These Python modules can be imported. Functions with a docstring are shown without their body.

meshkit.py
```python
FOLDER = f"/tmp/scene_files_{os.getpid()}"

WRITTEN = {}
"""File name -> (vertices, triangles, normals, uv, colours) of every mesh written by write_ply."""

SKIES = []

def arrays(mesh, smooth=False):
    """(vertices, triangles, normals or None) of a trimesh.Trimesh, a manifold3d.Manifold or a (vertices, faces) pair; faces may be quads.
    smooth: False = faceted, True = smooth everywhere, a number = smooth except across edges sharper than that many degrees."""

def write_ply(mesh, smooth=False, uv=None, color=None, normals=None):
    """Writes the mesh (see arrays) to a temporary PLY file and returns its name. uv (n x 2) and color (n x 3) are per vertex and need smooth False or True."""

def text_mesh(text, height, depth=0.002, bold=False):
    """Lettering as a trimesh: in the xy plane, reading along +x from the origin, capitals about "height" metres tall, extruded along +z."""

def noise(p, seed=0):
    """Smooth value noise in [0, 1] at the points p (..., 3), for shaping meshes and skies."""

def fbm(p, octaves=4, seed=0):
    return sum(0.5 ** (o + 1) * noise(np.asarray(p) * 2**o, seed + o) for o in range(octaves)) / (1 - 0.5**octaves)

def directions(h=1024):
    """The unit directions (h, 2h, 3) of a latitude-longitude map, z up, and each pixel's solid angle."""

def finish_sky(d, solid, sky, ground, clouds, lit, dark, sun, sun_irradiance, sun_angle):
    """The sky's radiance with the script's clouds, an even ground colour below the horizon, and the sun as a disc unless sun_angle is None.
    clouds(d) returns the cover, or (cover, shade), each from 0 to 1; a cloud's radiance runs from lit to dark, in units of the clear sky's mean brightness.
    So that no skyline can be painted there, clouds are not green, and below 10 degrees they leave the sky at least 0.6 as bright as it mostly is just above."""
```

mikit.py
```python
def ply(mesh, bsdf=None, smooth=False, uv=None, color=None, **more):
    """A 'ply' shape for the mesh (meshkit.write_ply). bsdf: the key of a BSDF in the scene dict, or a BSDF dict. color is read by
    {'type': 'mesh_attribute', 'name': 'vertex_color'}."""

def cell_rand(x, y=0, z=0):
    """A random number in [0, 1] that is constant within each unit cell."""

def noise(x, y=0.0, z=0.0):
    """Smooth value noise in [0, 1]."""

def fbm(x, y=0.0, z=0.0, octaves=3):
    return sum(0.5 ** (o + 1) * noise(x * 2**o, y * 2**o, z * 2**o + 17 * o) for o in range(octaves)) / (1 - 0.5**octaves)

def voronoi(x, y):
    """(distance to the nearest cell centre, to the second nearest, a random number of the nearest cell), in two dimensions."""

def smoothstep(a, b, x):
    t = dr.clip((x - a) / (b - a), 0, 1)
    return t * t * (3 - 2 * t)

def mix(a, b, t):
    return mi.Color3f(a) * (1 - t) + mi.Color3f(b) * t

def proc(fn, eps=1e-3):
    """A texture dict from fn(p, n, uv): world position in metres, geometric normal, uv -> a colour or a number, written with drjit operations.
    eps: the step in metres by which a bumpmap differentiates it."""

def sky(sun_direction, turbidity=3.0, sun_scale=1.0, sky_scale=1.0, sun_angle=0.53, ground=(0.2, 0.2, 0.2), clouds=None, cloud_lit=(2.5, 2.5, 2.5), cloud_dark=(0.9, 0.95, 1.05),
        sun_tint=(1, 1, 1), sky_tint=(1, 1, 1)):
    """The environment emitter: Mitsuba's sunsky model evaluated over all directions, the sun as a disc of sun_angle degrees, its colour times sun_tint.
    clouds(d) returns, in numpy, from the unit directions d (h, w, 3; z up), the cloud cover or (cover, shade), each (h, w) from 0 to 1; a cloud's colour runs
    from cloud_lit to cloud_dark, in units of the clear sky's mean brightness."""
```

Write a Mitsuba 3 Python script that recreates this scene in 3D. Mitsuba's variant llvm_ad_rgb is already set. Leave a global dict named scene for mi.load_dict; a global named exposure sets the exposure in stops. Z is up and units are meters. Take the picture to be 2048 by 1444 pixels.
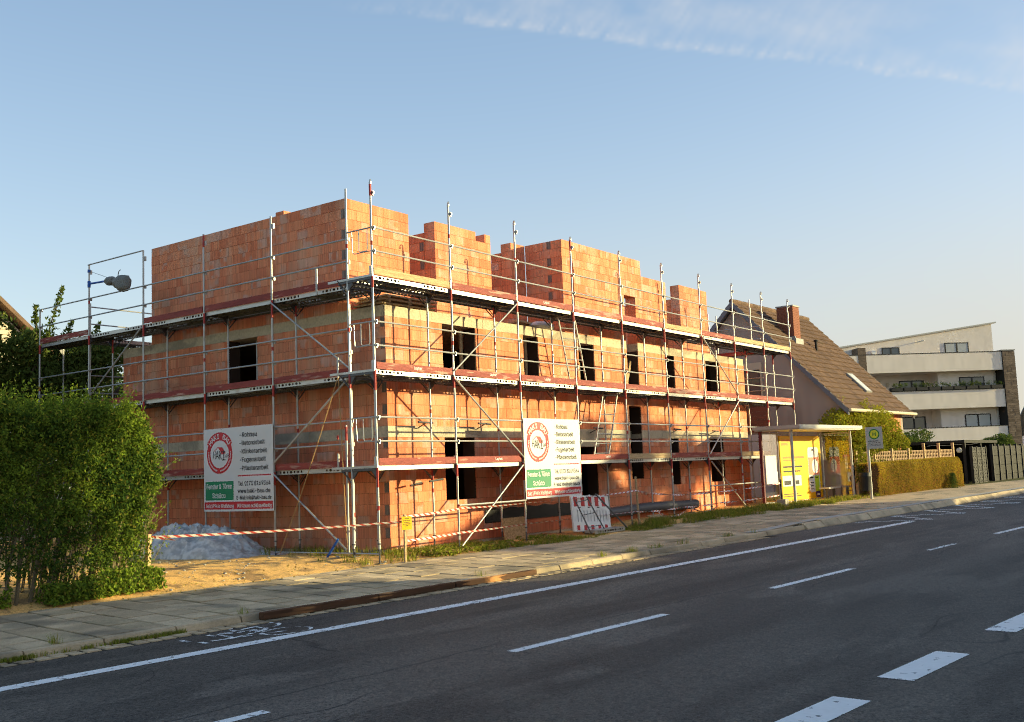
import math, random
import numpy as np, trimesh, shapely
from shapely.geometry import Polygon, box as sbox
from shapely import affinity, union_all
import drjit as dr
import mitsuba as mi
import mikit, meshkit
from mikit import noise, fbm, smoothstep, mix

T = mi.ScalarTransform4f
scene, labels = {}, {}
RNG = np.random.default_rng(7)

# ------------------------------------------------------------------ camera, sky, exposure
CAM = np.array([-15.6962, -15.0065, 1.7356])
FWD, UP = np.array([0.802747, 0.586694, 0.106711]), np.array([-0.062246, -0.095531, 0.993478])
scene['camera'] = {'type': 'perspective', 'fov': 52.3174, 'fov_axis': 'x', 'near_clip': 0.05, 'far_clip': 2000.0,
                   'to_world': T().look_at(origin=CAM.tolist(), target=(CAM + FWD).tolist(), up=UP.tolist())}
SUN = np.array([0.595, -0.804, 0.176])
SUN = SUN / np.linalg.norm(SUN)


def clouds(d):
    n = np.array([0.237528, 0.358019, -0.902996])          # the plane of a condensation trail crossing the sky
    ang = -np.degrees(np.arcsin(np.clip(d @ n, -1, 1)))
    along = np.degrees(np.arctan2(d[..., 1], d[..., 0]))
    q = np.stack([along * 0.8, ang * 1.1, np.zeros_like(ang)], -1)
    wob = (meshkit.fbm(q * 0.5, 3, 3) - 0.5) * 0.45
    a = ang + wob + 0.15
    fine = meshkit.fbm(np.stack([along * 4.0 + ang * 3.0, ang * 1.6, ang * 0 + 5], -1), 5, 11)
    wide = meshkit.fbm(np.stack([along * 0.35, ang * 0.7, ang * 0 + 9], -1), 4, 21)
    edge = np.clip((a + 0.10) / 0.30, 0, 1)
    core = edge * np.exp(-np.clip(a, 0, None) / 0.30) * np.clip((fine - 0.25) * 1.8, 0, 1)
    veil = edge * np.clip(a / 0.8, 0, 1) * np.exp(-((a - 1.5) / 1.9) ** 2) * np.clip((wide - 0.30) * 1.6, 0, 1) * (0.35 + 0.65 * fine)
    side = np.clip((46 - along) / 10, 0, 1) * np.clip((along + 40) / 30, 0, 1)
    haze = 0.72 * np.exp(-((np.degrees(np.arcsin(d[..., 2])) - 3) / 9.0) ** 2) * np.clip((72 - along) / 60, 0, 1) * np.clip((along + 100) / 60, 0, 1)
    c = np.clip(0.62 * core + 0.42 * veil, 0, 1) * side
    return np.clip(c + haze * (1 - c), 0, 1), haze / (haze + c + 1e-4)


scene['sky'] = mikit.sky(SUN.tolist(), turbidity=3.0, sun_scale=0.80, sky_scale=0.97, clouds=clouds,
                         cloud_lit=(1.75, 1.66, 1.55), cloud_dark=(1.28, 1.17, 1.04), sun_tint=(0.95, 1.36, 1.95), sky_tint=(1.0, 0.955, 1.035))
exposure = 3.42

# ------------------------------------------------------------------ small mesh helpers: a mesh is (vertices, faces)
BV = np.array([[x, y, z] for x in (0, 1) for y in (0, 1) for z in (0, 1)], float)
BF = np.array([[0, 1, 3], [0, 3, 2], [4, 6, 7], [4, 7, 5], [0, 4, 5], [0, 5, 1], [2, 3, 7], [2, 7, 6], [0, 2, 6], [0, 6, 4], [1, 5, 7], [1, 7, 3]])


def bx(x0, x1, y0, y1, z0, z1):
    return np.array([x0, y0, z0]) + BV * np.array([x1 - x0, y1 - y0, z1 - z0]), BF


def cat(ms):
    vs, fs, k = [], [], 0
    for m in ms:
        vs.append(np.asarray(m[0], float)); fs.append(np.asarray(m[1]) + k); k += len(m[0])
    return np.vstack(vs), np.vstack(fs)


def tm(m):
    return np.array(m.vertices), np.array(m.faces)


def mv(m, x=0, y=0, z=0, rz=0.0, rx=0.0, ry=0.0, s=1.0):
    v = m[0] * s
    for ang, (i, j) in ((rx, (1, 2)), (ry, (2, 0)), (rz, (0, 1))):
        if ang:
            c, sn = math.cos(ang), math.sin(ang)
            v = v.copy(); a, b = v[:, i].copy(), v[:, j].copy()
            v[:, i], v[:, j] = c * a - sn * b, sn * a + c * b
    return v + np.array([x, y, z]), m[1]


def pipe(pts, r, n=8, cap=True):
    p = np.asarray(pts, float)
    r = np.broadcast_to(np.asarray(r, float), (len(p),))
    t = np.gradient(p, axis=0); t /= np.linalg.norm(t, axis=1, keepdims=True) + 1e-12
    ref = np.array([0, 0, 1.0]) if abs(t[0][2]) < 0.9 else np.array([1.0, 0, 0])
    a = np.cross(t, ref); a /= np.linalg.norm(a, axis=1, keepdims=True) + 1e-12
    b = np.cross(t, a)
    g = np.arange(n) * 2 * np.pi / n
    v = (p[:, None] + r[:, None, None] * (np.cos(g)[None, :, None] * a[:, None] + np.sin(g)[None, :, None] * b[:, None])).reshape(-1, 3)
    f = []
    for i in range(len(p) - 1):
        for j in range(n):
            k = (j + 1) % n
            f += [[i * n + j, (i + 1) * n + j, (i + 1) * n + k], [i * n + j, (i + 1) * n + k, i * n + k]]
    if cap:
        v = np.vstack([v, p[:1], p[-1:]]); q = len(v) - 2
        for j in range(n):
            k = (j + 1) % n
            f += [[q, j, k], [q + 1, (len(p) - 1) * n + k, (len(p) - 1) * n + j]]
    return v, np.array(f)


def extr(poly, h):
    """A shapely polygon (or several) extruded from z = 0 to h."""
    ms = [tm(trimesh.creation.extrude_polygon(g, h, engine='earcut')) for g in getattr(poly, 'geoms', [poly]) if g.area > 1e-8]
    return cat(ms)


def upright(m):
    """xy-plane artwork stood up: x stays, y becomes z, z (thickness) becomes -y (towards the viewer of a -y face)."""
    v = m[0]
    return np.stack([v[:, 0], -v[:, 2], v[:, 1]], 1), m[1]


def const_uv(m, u, v):
    return np.tile([[u, v]], (len(m[0]), 1))


# ------------------------------------------------------------------ scene entries and labels
def numbered(key):
    if key not in USED:
        USED.add(key); return key
    i = 1
    while f'{key}_{i:03d}' in USED:
        i += 1
    USED.add(f'{key}_{i:03d}')
    return f'{key}_{i:03d}'


USED = set()


def thing(name, label, cat_, group=None):
    key = numbered(name)
    labels[key] = {'label': label, 'category': cat_}
    if group:
        labels[key]['group'] = group
    return key


def put(name, m, bsdf, parent=None, smooth=False, uv=None, label=None, kind=None, to_world=None, shape=None):
    key = numbered((parent + '__' if parent else '') + name)
    d = dict(shape) if shape else mikit.ply(m, bsdf, smooth=smooth, uv=uv)
    if to_world is not None:
        d['to_world'] = to_world
    scene[key] = d
    if label or kind:
        labels.setdefault(key, {})
        if label: labels[key]['label'] = label
        if kind: labels[key]['kind'] = kind
    return key


def solo(name, m, bsdf, label, cat_, group=None, kind=None, smooth=False, uv=None):
    """A thing that is one mesh."""
    key = put(name, m, bsdf, smooth=smooth, uv=uv)
    labels[key] = {'label': label}
    if cat_: labels[key]['category'] = cat_
    if group: labels[key]['group'] = group
    if kind: labels[key]['kind'] = kind
    return key


def struct(name, m, bsdf, label=None, smooth=False, uv=None):
    key = put(name, m, bsdf, smooth=smooth, uv=uv)
    labels[key] = {'kind': 'structure'}
    if label: labels[key]['label'] = label
    return key


def prominence(m):
    """How large a piece shows in the photograph (for choosing which pieces are entries of their own)."""
    lo, hi = m[0].min(0), m[0].max(0)
    c = (lo + hi) / 2 - CAM
    w = c @ FWD
    if w < 0.5: return 0
    R = np.cross(FWD, UP)
    if abs(c @ R) / w > 0.50 or abs(c @ UP) / w > 0.36: return 0
    s = np.sort(hi - lo)
    return s[1] * s[2] / w ** 2


def pieces(groups, name, rest, bsdf, keep=290, smooth=False):
    """groups: {parent: [(mesh, uv)]}. The pieces that show largest become entries, the others one stuff part per parent."""
    al = [(prominence(m), p, i) for p, l in groups.items() for i, (m, _) in enumerate(l)]
    al.sort(key=lambda t: -t[0])
    top = {(p, i) for _, p, i in al[:keep]}
    for p, l in groups.items():
        left = []
        for i, (m, uv) in enumerate(l):
            if (p, i) in top:
                put(name, m, bsdf, p, smooth=smooth, uv=np.tile([uv], (len(m[0]), 1)))
            else:
                left.append((m, uv))
        if left:
            m = cat([a for a, _ in left]); uv = np.vstack([np.tile([u], (len(a[0]), 1)) for a, u in left])
            put(rest, m, bsdf, p, smooth=smooth, uv=uv, kind='stuff')


# ------------------------------------------------------------------ materials
def pr(base, rough=0.7, metal=0.0, spec=0.4, **k):
    b = {'type': 'rgb', 'value': list(base)} if isinstance(base, (tuple, list)) else base
    return {'type': 'twosided', 'bsdf': {'type': 'principled', 'base_color': b, 'roughness': rough, 'metallic': metal, 'specular': spec, **k}}


def hcoord(p, n):
    return dr.select(dr.abs(n.x) > dr.abs(n.y), p.y, p.x)


def f_brick(p, n, uv):
    r, r2, h = uv.x, uv.y, hcoord(p, n)
    rr = r - dr.floor(r)
    fine = noise(h * 46, p.z * 0.8 + rr * 40)
    streak = noise(h * 8 + rr * 31, p.z * 1.6, r2 * 7)
    pale = smoothstep(0.50, 0.80, streak) * (0.25 + 0.75 * noise(h * 0.5, p.z * 0.6, 3.0))
    c = mix((0.68, 0.185, 0.085), (0.77, 0.255, 0.122), smoothstep(0.1, 0.9, rr))
    c = mix(c, (0.80, 0.38, 0.22), pale * 0.6)
    c = mix(c, (0.62, 0.40, 0.31), smoothstep(0.70, 0.78, r2) * smoothstep(0.35, 0.6, noise(h * 6 + rr * 9, p.z * 7, 1.5)) * 0.62)
    c = c * (0.78 + 0.42 * fine)
    st = smoothstep(0.56, 0.80, fbm(h * 0.55 + 4, p.z * 0.8, n.x * 3 + 11, 3))
    c = mix(c, (0.21, 0.125, 0.085), st * 0.45)
    c = mix(c, (0.70, 0.42, 0.27), 0.08 + 0.42 * smoothstep(0.55, 0.8, fbm(h * 1.7 + 9, p.z * 0.55, n.x * 5, 3)))
    grey = mix((0.26, 0.20, 0.165), (0.17, 0.13, 0.11), smoothstep(0.4, 0.7, noise(h * 70, 2.0)))
    return mix(c, grey, dr.select(r > 1.5, 1.0, 0.0))


def f_concrete(p, n, uv):
    h = hcoord(p, n)
    c = mix((0.50, 0.415, 0.29), (0.62, 0.52, 0.37), fbm(h * 2.2, p.z * 5, p.y * 0.7, 3))
    c = c * (0.82 + 0.36 * noise(h * 30, p.z * 30, p.y * 20))
    return mix(c, (0.22, 0.19, 0.15), smoothstep(0.58, 0.75, fbm(h * 1.1, p.z * 2.5, 8, 3)) * 0.55)


def f_asphalt(p, n, uv):
    s, t = p.x * 0.9945 - p.y * 0.1043, p.x * 0.1043 + p.y * 0.9945
    spk = noise(p.x * 75, p.y * 75)
    spk2 = noise(p.x * 170, p.y * 170, 3)
    big = fbm(s * 0.18, t * 1.1, 2, 4)
    c = mix((0.086, 0.069, 0.053), (0.128, 0.104, 0.081), smoothstep(0.3, 0.7, big))
    c = mix(c, (0.175, 0.143, 0.112), smoothstep(0.56, 0.72, fbm(s * 0.5, t * 1.6, 7, 4)) * 0.55)
    dirt = smoothstep(-6.3, -5.0, t + 0.5 * (noise(s * 0.7, 1.0) - 0.5) - (-0.1043 * 0)) * smoothstep(-3.4, -4.4, t)
    c = mix(c, (0.115, 0.095, 0.075), dirt * 0.35 * fbm(s * 1.2, t * 4, 4, 3))
    tr = t + 0.12 * (noise(s * 0.9, 5.0) - 0.5) + 0.05 * (noise(s * 5, 9.0) - 0.5)
    k = tr + 8.15
    crk = smoothstep(0.035, 0.0, dr.abs(k)) * smoothstep(0.35, 0.55, noise(s * 0.45, 3.0))
    k2 = tr + 8.95 + 0.25 * (noise(s * 1.7, 2.0) - 0.5)
    crk = dr.maximum(crk, smoothstep(0.03, 0.0, dr.abs(k2)) * smoothstep(0.45, 0.6, noise(s * 0.6, 13.0)))
    k3 = noise(s * 0.8, t * 0.9, 21.0) - 0.5
    crk = dr.maximum(crk, smoothstep(0.010, 0.0, dr.abs(k3)) * smoothstep(0.60, 0.68, noise(s * 0.35, t * 0.5, 31.0)) * 0.8)
    c = mix(c, (0.016, 0.015, 0.014), crk * 0.85)
    c = mix(c, c * 0.62, smoothstep(0.50, 0.72, fbm(s * 0.35 + 3, t * 2.3, 11, 4)) * 0.8)
    c = mix(c, c * mi.Color3f(0.82, 0.84, 0.84), smoothstep(-9.2, -10.2, t + 0.8 * (noise(s * 0.22, 4.0) - 0.5)))
    c = c * (0.10 + 1.10 * spk + 0.62 * noise(p.x * 33, p.y * 33, 7))
    return c + mi.Color3f(0.10) * smoothstep(0.86, 0.95, spk2)


def f_slab(p, n, uv):
    c = mix((0.43, 0.315, 0.19), (0.60, 0.455, 0.28), uv.x)
    c = mix(c, (0.36, 0.28, 0.165), smoothstep(0.80, 0.9, uv.y) * 0.6)
    c = c * (0.72 + 0.5 * fbm(p.x * 3, p.y * 3, 1, 3)) * (0.84 + 0.32 * noise(p.x * 60, p.y * 60, p.z * 60))
    return mix(c, (0.13, 0.115, 0.09), smoothstep(0.55, 0.75, fbm(p.x * 1.3, p.y * 1.3, 6, 3)) * 0.55)


def f_dirt(p, n, uv):
    c = mix((0.66, 0.365, 0.115), (0.78, 0.465, 0.170), fbm(p.x * 1.4, p.y * 1.4, 1, 4))
    c = mix(c, (0.27, 0.165, 0.085), smoothstep(0.52, 0.72, fbm(p.x * 3.5 + 8, p.y * 2.2, 3, 4)) * 0.8)
    return c * (0.74 + 0.5 * noise(p.x * 45, p.y * 45)) * (0.8 + 0.4 * noise(p.x * 130, p.y * 130, 3))


def f_ground(p, n, uv):
    c = mix((0.075, 0.085, 0.030), (0.16, 0.13, 0.06), fbm(p.x * 0.6, p.y * 0.6, 1, 4))
    return c * (0.7 + 0.6 * noise(p.x * 9, p.y * 9))


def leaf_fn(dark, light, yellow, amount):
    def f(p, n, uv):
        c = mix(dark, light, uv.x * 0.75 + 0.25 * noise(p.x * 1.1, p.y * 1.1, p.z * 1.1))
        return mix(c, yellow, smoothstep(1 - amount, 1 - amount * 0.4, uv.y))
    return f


def f_wood(p, n, uv):
    a = uv.x * 40
    g = fbm(p.x * 2.2 + a, p.y * 2.2, p.z * 24 + a, 3)
    c = mix((0.40, 0.26, 0.13), (0.62, 0.45, 0.255), g)
    return c * (0.78 + 0.4 * noise(p.x * 9, p.y * 9, p.z * 60))


def f_redpaint(p, n, uv):
    h = hcoord(p, n)
    w = fbm(h * 3.0 + uv.x * 50, p.z * 22, uv.x * 9, 4)
    c = mix((0.20, 0.026, 0.022), (0.33, 0.060, 0.042), fbm(h * 1.2, p.z * 8, 3 + uv.x * 20, 2))
    c = mix(c, (0.46, 0.27, 0.20), smoothstep(0.66 - 0.34 * uv.y, 0.80 - 0.20 * uv.y, w) * 0.85)
    return c * (0.85 + 0.3 * noise(h * 12, p.z * 40))


def f_galv(p, n, uv):
    c = mix((0.36, 0.355, 0.34), (0.56, 0.545, 0.515), fbm(p.x * 3 + p.z * 7, p.y * 3, p.z * 5, 3))
    return mix(c, (0.36, 0.27, 0.20), smoothstep(0.66, 0.78, fbm(p.x * 2, p.y * 2 + 5, p.z * 3, 3)) * 0.5)


def f_plaster(p, n, uv):
    h = hcoord(p, n)
    c = mix((0.74, 0.65, 0.57), (0.84, 0.74, 0.65), fbm(h * 1.1, p.z * 0.8, p.x * 0.4, 4))
    return c * (0.93 + 0.12 * noise(h * 6, p.z * 1.2, 4.0))


def f_gable(p, n, uv):
    h = hcoord(p, n)
    c = mix((0.33, 0.275, 0.235), (0.43, 0.36, 0.31), fbm(h * 0.9, p.z * 0.6, 2, 4))
    return mix(c * (0.92 + 0.16 * noise(h * 5, p.z * 0.8)), (0.22, 0.18, 0.15), smoothstep(0.60, 0.75, fbm(h * 1.4, p.z * 0.35, 5, 3)) * 0.35)


def f_tile(p, n, uv):
    c = mix((0.110, 0.064, 0.039), (0.170, 0.100, 0.062), uv.x)
    c = c * (0.72 + 0.5 * fbm(p.x * 4, p.y * 4, p.z * 4, 3))
    return mix(c, (0.12, 0.11, 0.055), smoothstep(0.62, 0.8, fbm(p.x * 0.9, p.y * 0.9, p.z * 0.9 + 7, 3)) * 0.5)


def f_stone(p, n, uv):
    h = hcoord(p, n)
    c = mix((0.125, 0.09, 0.066), (0.235, 0.175, 0.13), uv.x)
    return c * (0.7 + 0.55 * noise(h * 9, p.z * 16))


def f_tape(p, n, uv):
    a = uv.x + uv.y * 0.10
    k = a * 5.0 - dr.floor(a * 5.0)
    return mix((0.74, 0.70, 0.66), (0.55, 0.085, 0.07), smoothstep(0.52, 0.56, k) * smoothstep(1.0, 0.96, k))


def f_paint(p, n, uv):
    w = noise(p.x * 40, p.y * 40) * 0.6 + 0.4 * noise(p.x * 9, p.y * 9)
    c = mix((0.80, 0.78, 0.74), (0.88, 0.86, 0.82), w)
    return mix(c, (0.16, 0.155, 0.15), smoothstep(0.70 - 0.28 * uv.x, 0.80 - 0.24 * uv.x, fbm(p.x * 14, p.y * 14, 3, 3)) * 0.9)


def f_osb(p, n, uv):
    a, b, w = mikit.voronoi(p.x * 22 + 3 * noise(p.z * 9, 1.0), p.z * 34)
    return mix((0.34, 0.19, 0.085), (0.56, 0.36, 0.18), w)


def f_plank(p, n, uv):
    s = p.x * 0.9945 - p.y * 0.1043
    g = fbm(s * 1.3, p.z * 26, p.y * 14, 3)
    c = mix((0.055, 0.028, 0.016), (0.16, 0.075, 0.036), g)
    return mix(c, (0.58, 0.27, 0.10), smoothstep(0.55, 0.60, fbm(s * 0.9 + 2.7, p.z * 9, 4, 3)) * smoothstep(-5.6, -4.2, p.x))  # orange patches paint sunlit spots onto the gutter timber


def f_sheet(p, n, uv):
    return mix((0.44, 0.41, 0.375), (0.72, 0.68, 0.63), smoothstep(0.3, 0.7, fbm(p.x * 9, p.y * 9, p.z * 9, 4)))


M = {
    'm_brick': pr(mikit.proc(f_brick), 0.9, spec=0.2), 'm_concrete': pr(mikit.proc(f_concrete), 0.9, spec=0.2),
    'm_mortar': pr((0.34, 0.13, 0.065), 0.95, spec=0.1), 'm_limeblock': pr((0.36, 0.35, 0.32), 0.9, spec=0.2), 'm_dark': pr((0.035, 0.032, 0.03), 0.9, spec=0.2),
    'm_asphalt': pr(mikit.proc(f_asphalt), 0.72, spec=0.35), 'm_slab': pr(mikit.proc(f_slab), 0.88, spec=0.25), 'm_dirt': pr(mikit.proc(f_dirt), 0.95, spec=0.15),
    'm_ground': pr(mikit.proc(f_ground), 0.95, spec=0.1), 'm_wood': pr(mikit.proc(f_wood), 0.8, spec=0.25), 'm_redpaint': pr(mikit.proc(f_redpaint), 0.65, spec=0.35),
    'm_galv': pr(mikit.proc(f_galv), 0.42, metal=0.55, spec=0.5), 'm_plaster': pr(mikit.proc(f_plaster), 0.9, spec=0.2), 'm_gable': pr(mikit.proc(f_gable), 0.9, spec=0.2),
    'm_tile': pr(mikit.proc(f_tile), 0.75, spec=0.3), 'm_stone': pr(mikit.proc(f_stone), 0.85, spec=0.25), 'm_tape': pr(mikit.proc(f_tape), 0.45, spec=0.4),
    'm_paint': pr(mikit.proc(f_paint), 0.7, spec=0.3), 'm_osb': pr(mikit.proc(f_osb), 0.8, spec=0.25), 'm_plank': pr(mikit.proc(f_plank), 0.8, spec=0.25),
    'm_redpost': pr((0.42, 0.035, 0.028), 0.5), 'm_black': pr((0.012, 0.012, 0.012), 0.55), 'm_steeldark': pr((0.10, 0.10, 0.105), 0.5, metal=0.4),
    'm_white': pr((0.80, 0.79, 0.76), 0.45), 'm_banner': pr((0.66, 0.65, 0.63), 0.5, spec=0.35), 'm_bannerred': pr((0.52, 0.022, 0.03), 0.5), 'm_bannergreen': pr((0.010, 0.20, 0.085), 0.5),
    'm_ink': pr((0.012, 0.012, 0.014), 0.6), 'm_yellow': pr((0.80, 0.47, 0.004), 0.4), 'm_orange': pr((0.80, 0.20, 0.02), 0.45), 'm_coral': pr((0.78, 0.22, 0.14), 0.45),
    'm_lime': pr((0.50, 0.66, 0.02), 0.45), 'm_purple': pr((0.06, 0.03, 0.14), 0.45), 'm_signyellow': pr((0.85, 0.80, 0.03), 0.5), 'm_hgreen': pr((0.05, 0.23, 0.045), 0.45), 'm_hyellow': pr((0.80, 0.72, 0.04), 0.45),
    'm_maroon': pr((0.14, 0.018, 0.028), 0.45), 'm_blue': pr((0.02, 0.10, 0.42), 0.5), 'm_rope': pr((0.46, 0.27, 0.11), 0.85), 'm_cloth': pr((0.20, 0.20, 0.185), 0.85),
    'm_frame': pr((0.014, 0.013, 0.013), 0.5), 'm_pane': pr((0.05, 0.06, 0.075), 0.08, spec=0.7), 'm_curtain': pr((0.42, 0.43, 0.42), 0.35, spec=0.6), 'm_fascia': pr((0.16, 0.165, 0.19), 0.7),
    'm_cream': pr((0.56, 0.48, 0.35), 0.8), 'm_shelter': pr((0.50, 0.48, 0.43), 0.45), 'm_greypanel': pr((0.017, 0.0165, 0.016), 0.8), 'm_deck': pr((0.085, 0.08, 0.075), 0.75), 'm_pinkbrick': pr((0.50, 0.20, 0.115), 0.9),
    'm_chimney': pr((0.24, 0.085, 0.05), 0.85), 'm_lead': pr((0.30, 0.29, 0.27), 0.6), 'm_insul': pr((0.085, 0.088, 0.10), 0.55, spec=0.5), 'm_stem': pr((0.19, 0.145, 0.085), 0.9), 'm_bark': pr((0.085, 0.06, 0.04), 0.95),
    'm_trellis': pr((0.36, 0.235, 0.135), 0.85), 'm_joint': pr((0.055, 0.045, 0.032), 0.95, spec=0.1), 'm_reveal_shade': pr((0.060, 0.034, 0.022), 0.9), 'm_stone_grey': pr((0.40, 0.37, 0.31), 0.9), 'm_sack': pr((0.66, 0.64, 0.60), 0.8),  # dark brown of the reveal boards paints the shade inside openings
    'm_glass': {'type': 'thindielectric', 'int_ior': 1.5},
    'm_sheet': {'type': 'twosided', 'bsdf': {'type': 'principled', 'base_color': mikit.proc(f_sheet), 'roughness': 0.28, 'specular': 0.6}},
}


def leafmat(fn, tr=0.35):
    return {'type': 'principledthin', 'base_color': mikit.proc(fn), 'roughness': 0.38, 'spec_trans': 0.0, 'diff_trans': tr * 2, 'eta': 1.4}


M['m_hedge'] = leafmat(leaf_fn((0.030, 0.075, 0.020), (0.36, 0.47, 0.050), (0.30, 0.27, 0.05), 0.10))
M['m_tree'] = leafmat(leaf_fn((0.040, 0.072, 0.022), (0.15, 0.20, 0.045), (0.22, 0.21, 0.05), 0.10))
M['m_bush'] = leafmat(leaf_fn((0.10, 0.13, 0.018), (0.42, 0.40, 0.035), (0.38, 0.29, 0.04), 0.16))
M['m_clipped'] = leafmat(leaf_fn((0.26, 0.20, 0.03), (0.62, 0.47, 0.06), (0.42, 0.21, 0.07), 0.34))
M['m_grass'] = leafmat(leaf_fn((0.13, 0.17, 0.02), (0.36, 0.38, 0.05), (0.46, 0.34, 0.12), 0.25))
scene.update(M)


# ------------------------------------------------------------------ ground levels; (s, t): metres along the kerb line and towards the plots
ES, ET, KO = np.array([0.99455, -0.1043]), np.array([0.1043, 0.99455]), np.array([0.0, -3.62])


def st(s, t):
    s, t = np.broadcast_arrays(np.asarray(s, float), np.asarray(t, float))
    return KO + s[..., None] * ES + t[..., None] * ET


def zroad(x):
    return -0.15 + 0.0103 * np.clip(x, -30, 30)


def kerb_h(x):
    return 0.10 + 0.07 * np.clip((x - 9.5) / 2.0, 0, 1)


def zwalk(x, t):
    return zroad(x) + kerb_h(x) + 0.014 * np.clip(t, 0, 3.6)


def zplot(x, y):
    t = (np.asarray(x) * ET[0] + (np.asarray(y) - KO[1]) * ET[1])
    zw = zwalk(np.asarray(x, float), t)
    return zw + np.clip((t - 3.5) / 1.2, 0, 1) * (np.maximum(0.09, zw) - zw)


def grid(ss, tt, zfun):
    S, Tt = np.meshgrid(ss, tt, indexing='ij')
    p = st(S, Tt)
    z = zfun(p[..., 0], p[..., 1], Tt)
    v = np.concatenate([p, z[..., None]], -1).reshape(-1, 3)
    n, m = len(ss), len(tt)
    i, j = np.meshgrid(np.arange(n - 1), np.arange(m - 1), indexing='ij')
    q = (i * m + j).ravel()
    return v, np.vstack([np.stack([q, q + m, q + m + 1], 1), np.stack([q, q + m + 1, q + 1], 1)])


def strip(s0, s1, t0, t1, lift, n=None, zf=None):
    n = n or max(1, int((s1 - s0) / 1.5))
    return grid(np.linspace(s0, s1, n + 1), np.array([t0, t1]), lambda x, y, t: (zf or (lambda x, t: zroad(x)))(x, t) + lift)

# ================================================================== ground, road, pavement
xs = np.array([-220, -120, -60, -30, -10, 10, 30, 60, 120, 220.0])
gv = np.array([[x, y, float(zroad(x)) - 0.16] for x in xs for y in (-220.0, 220.0)])
struct('ground', (gv, np.array([f for i in range(len(xs) - 1) for f in ([2 * i, 2 * i + 2, 2 * i + 3], [2 * i, 2 * i + 3, 2 * i + 1])])), 'm_ground')
road = struct('road', strip(-60, 130, -12.0, -0.02, 0.0, 60), 'm_asphalt')
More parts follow.
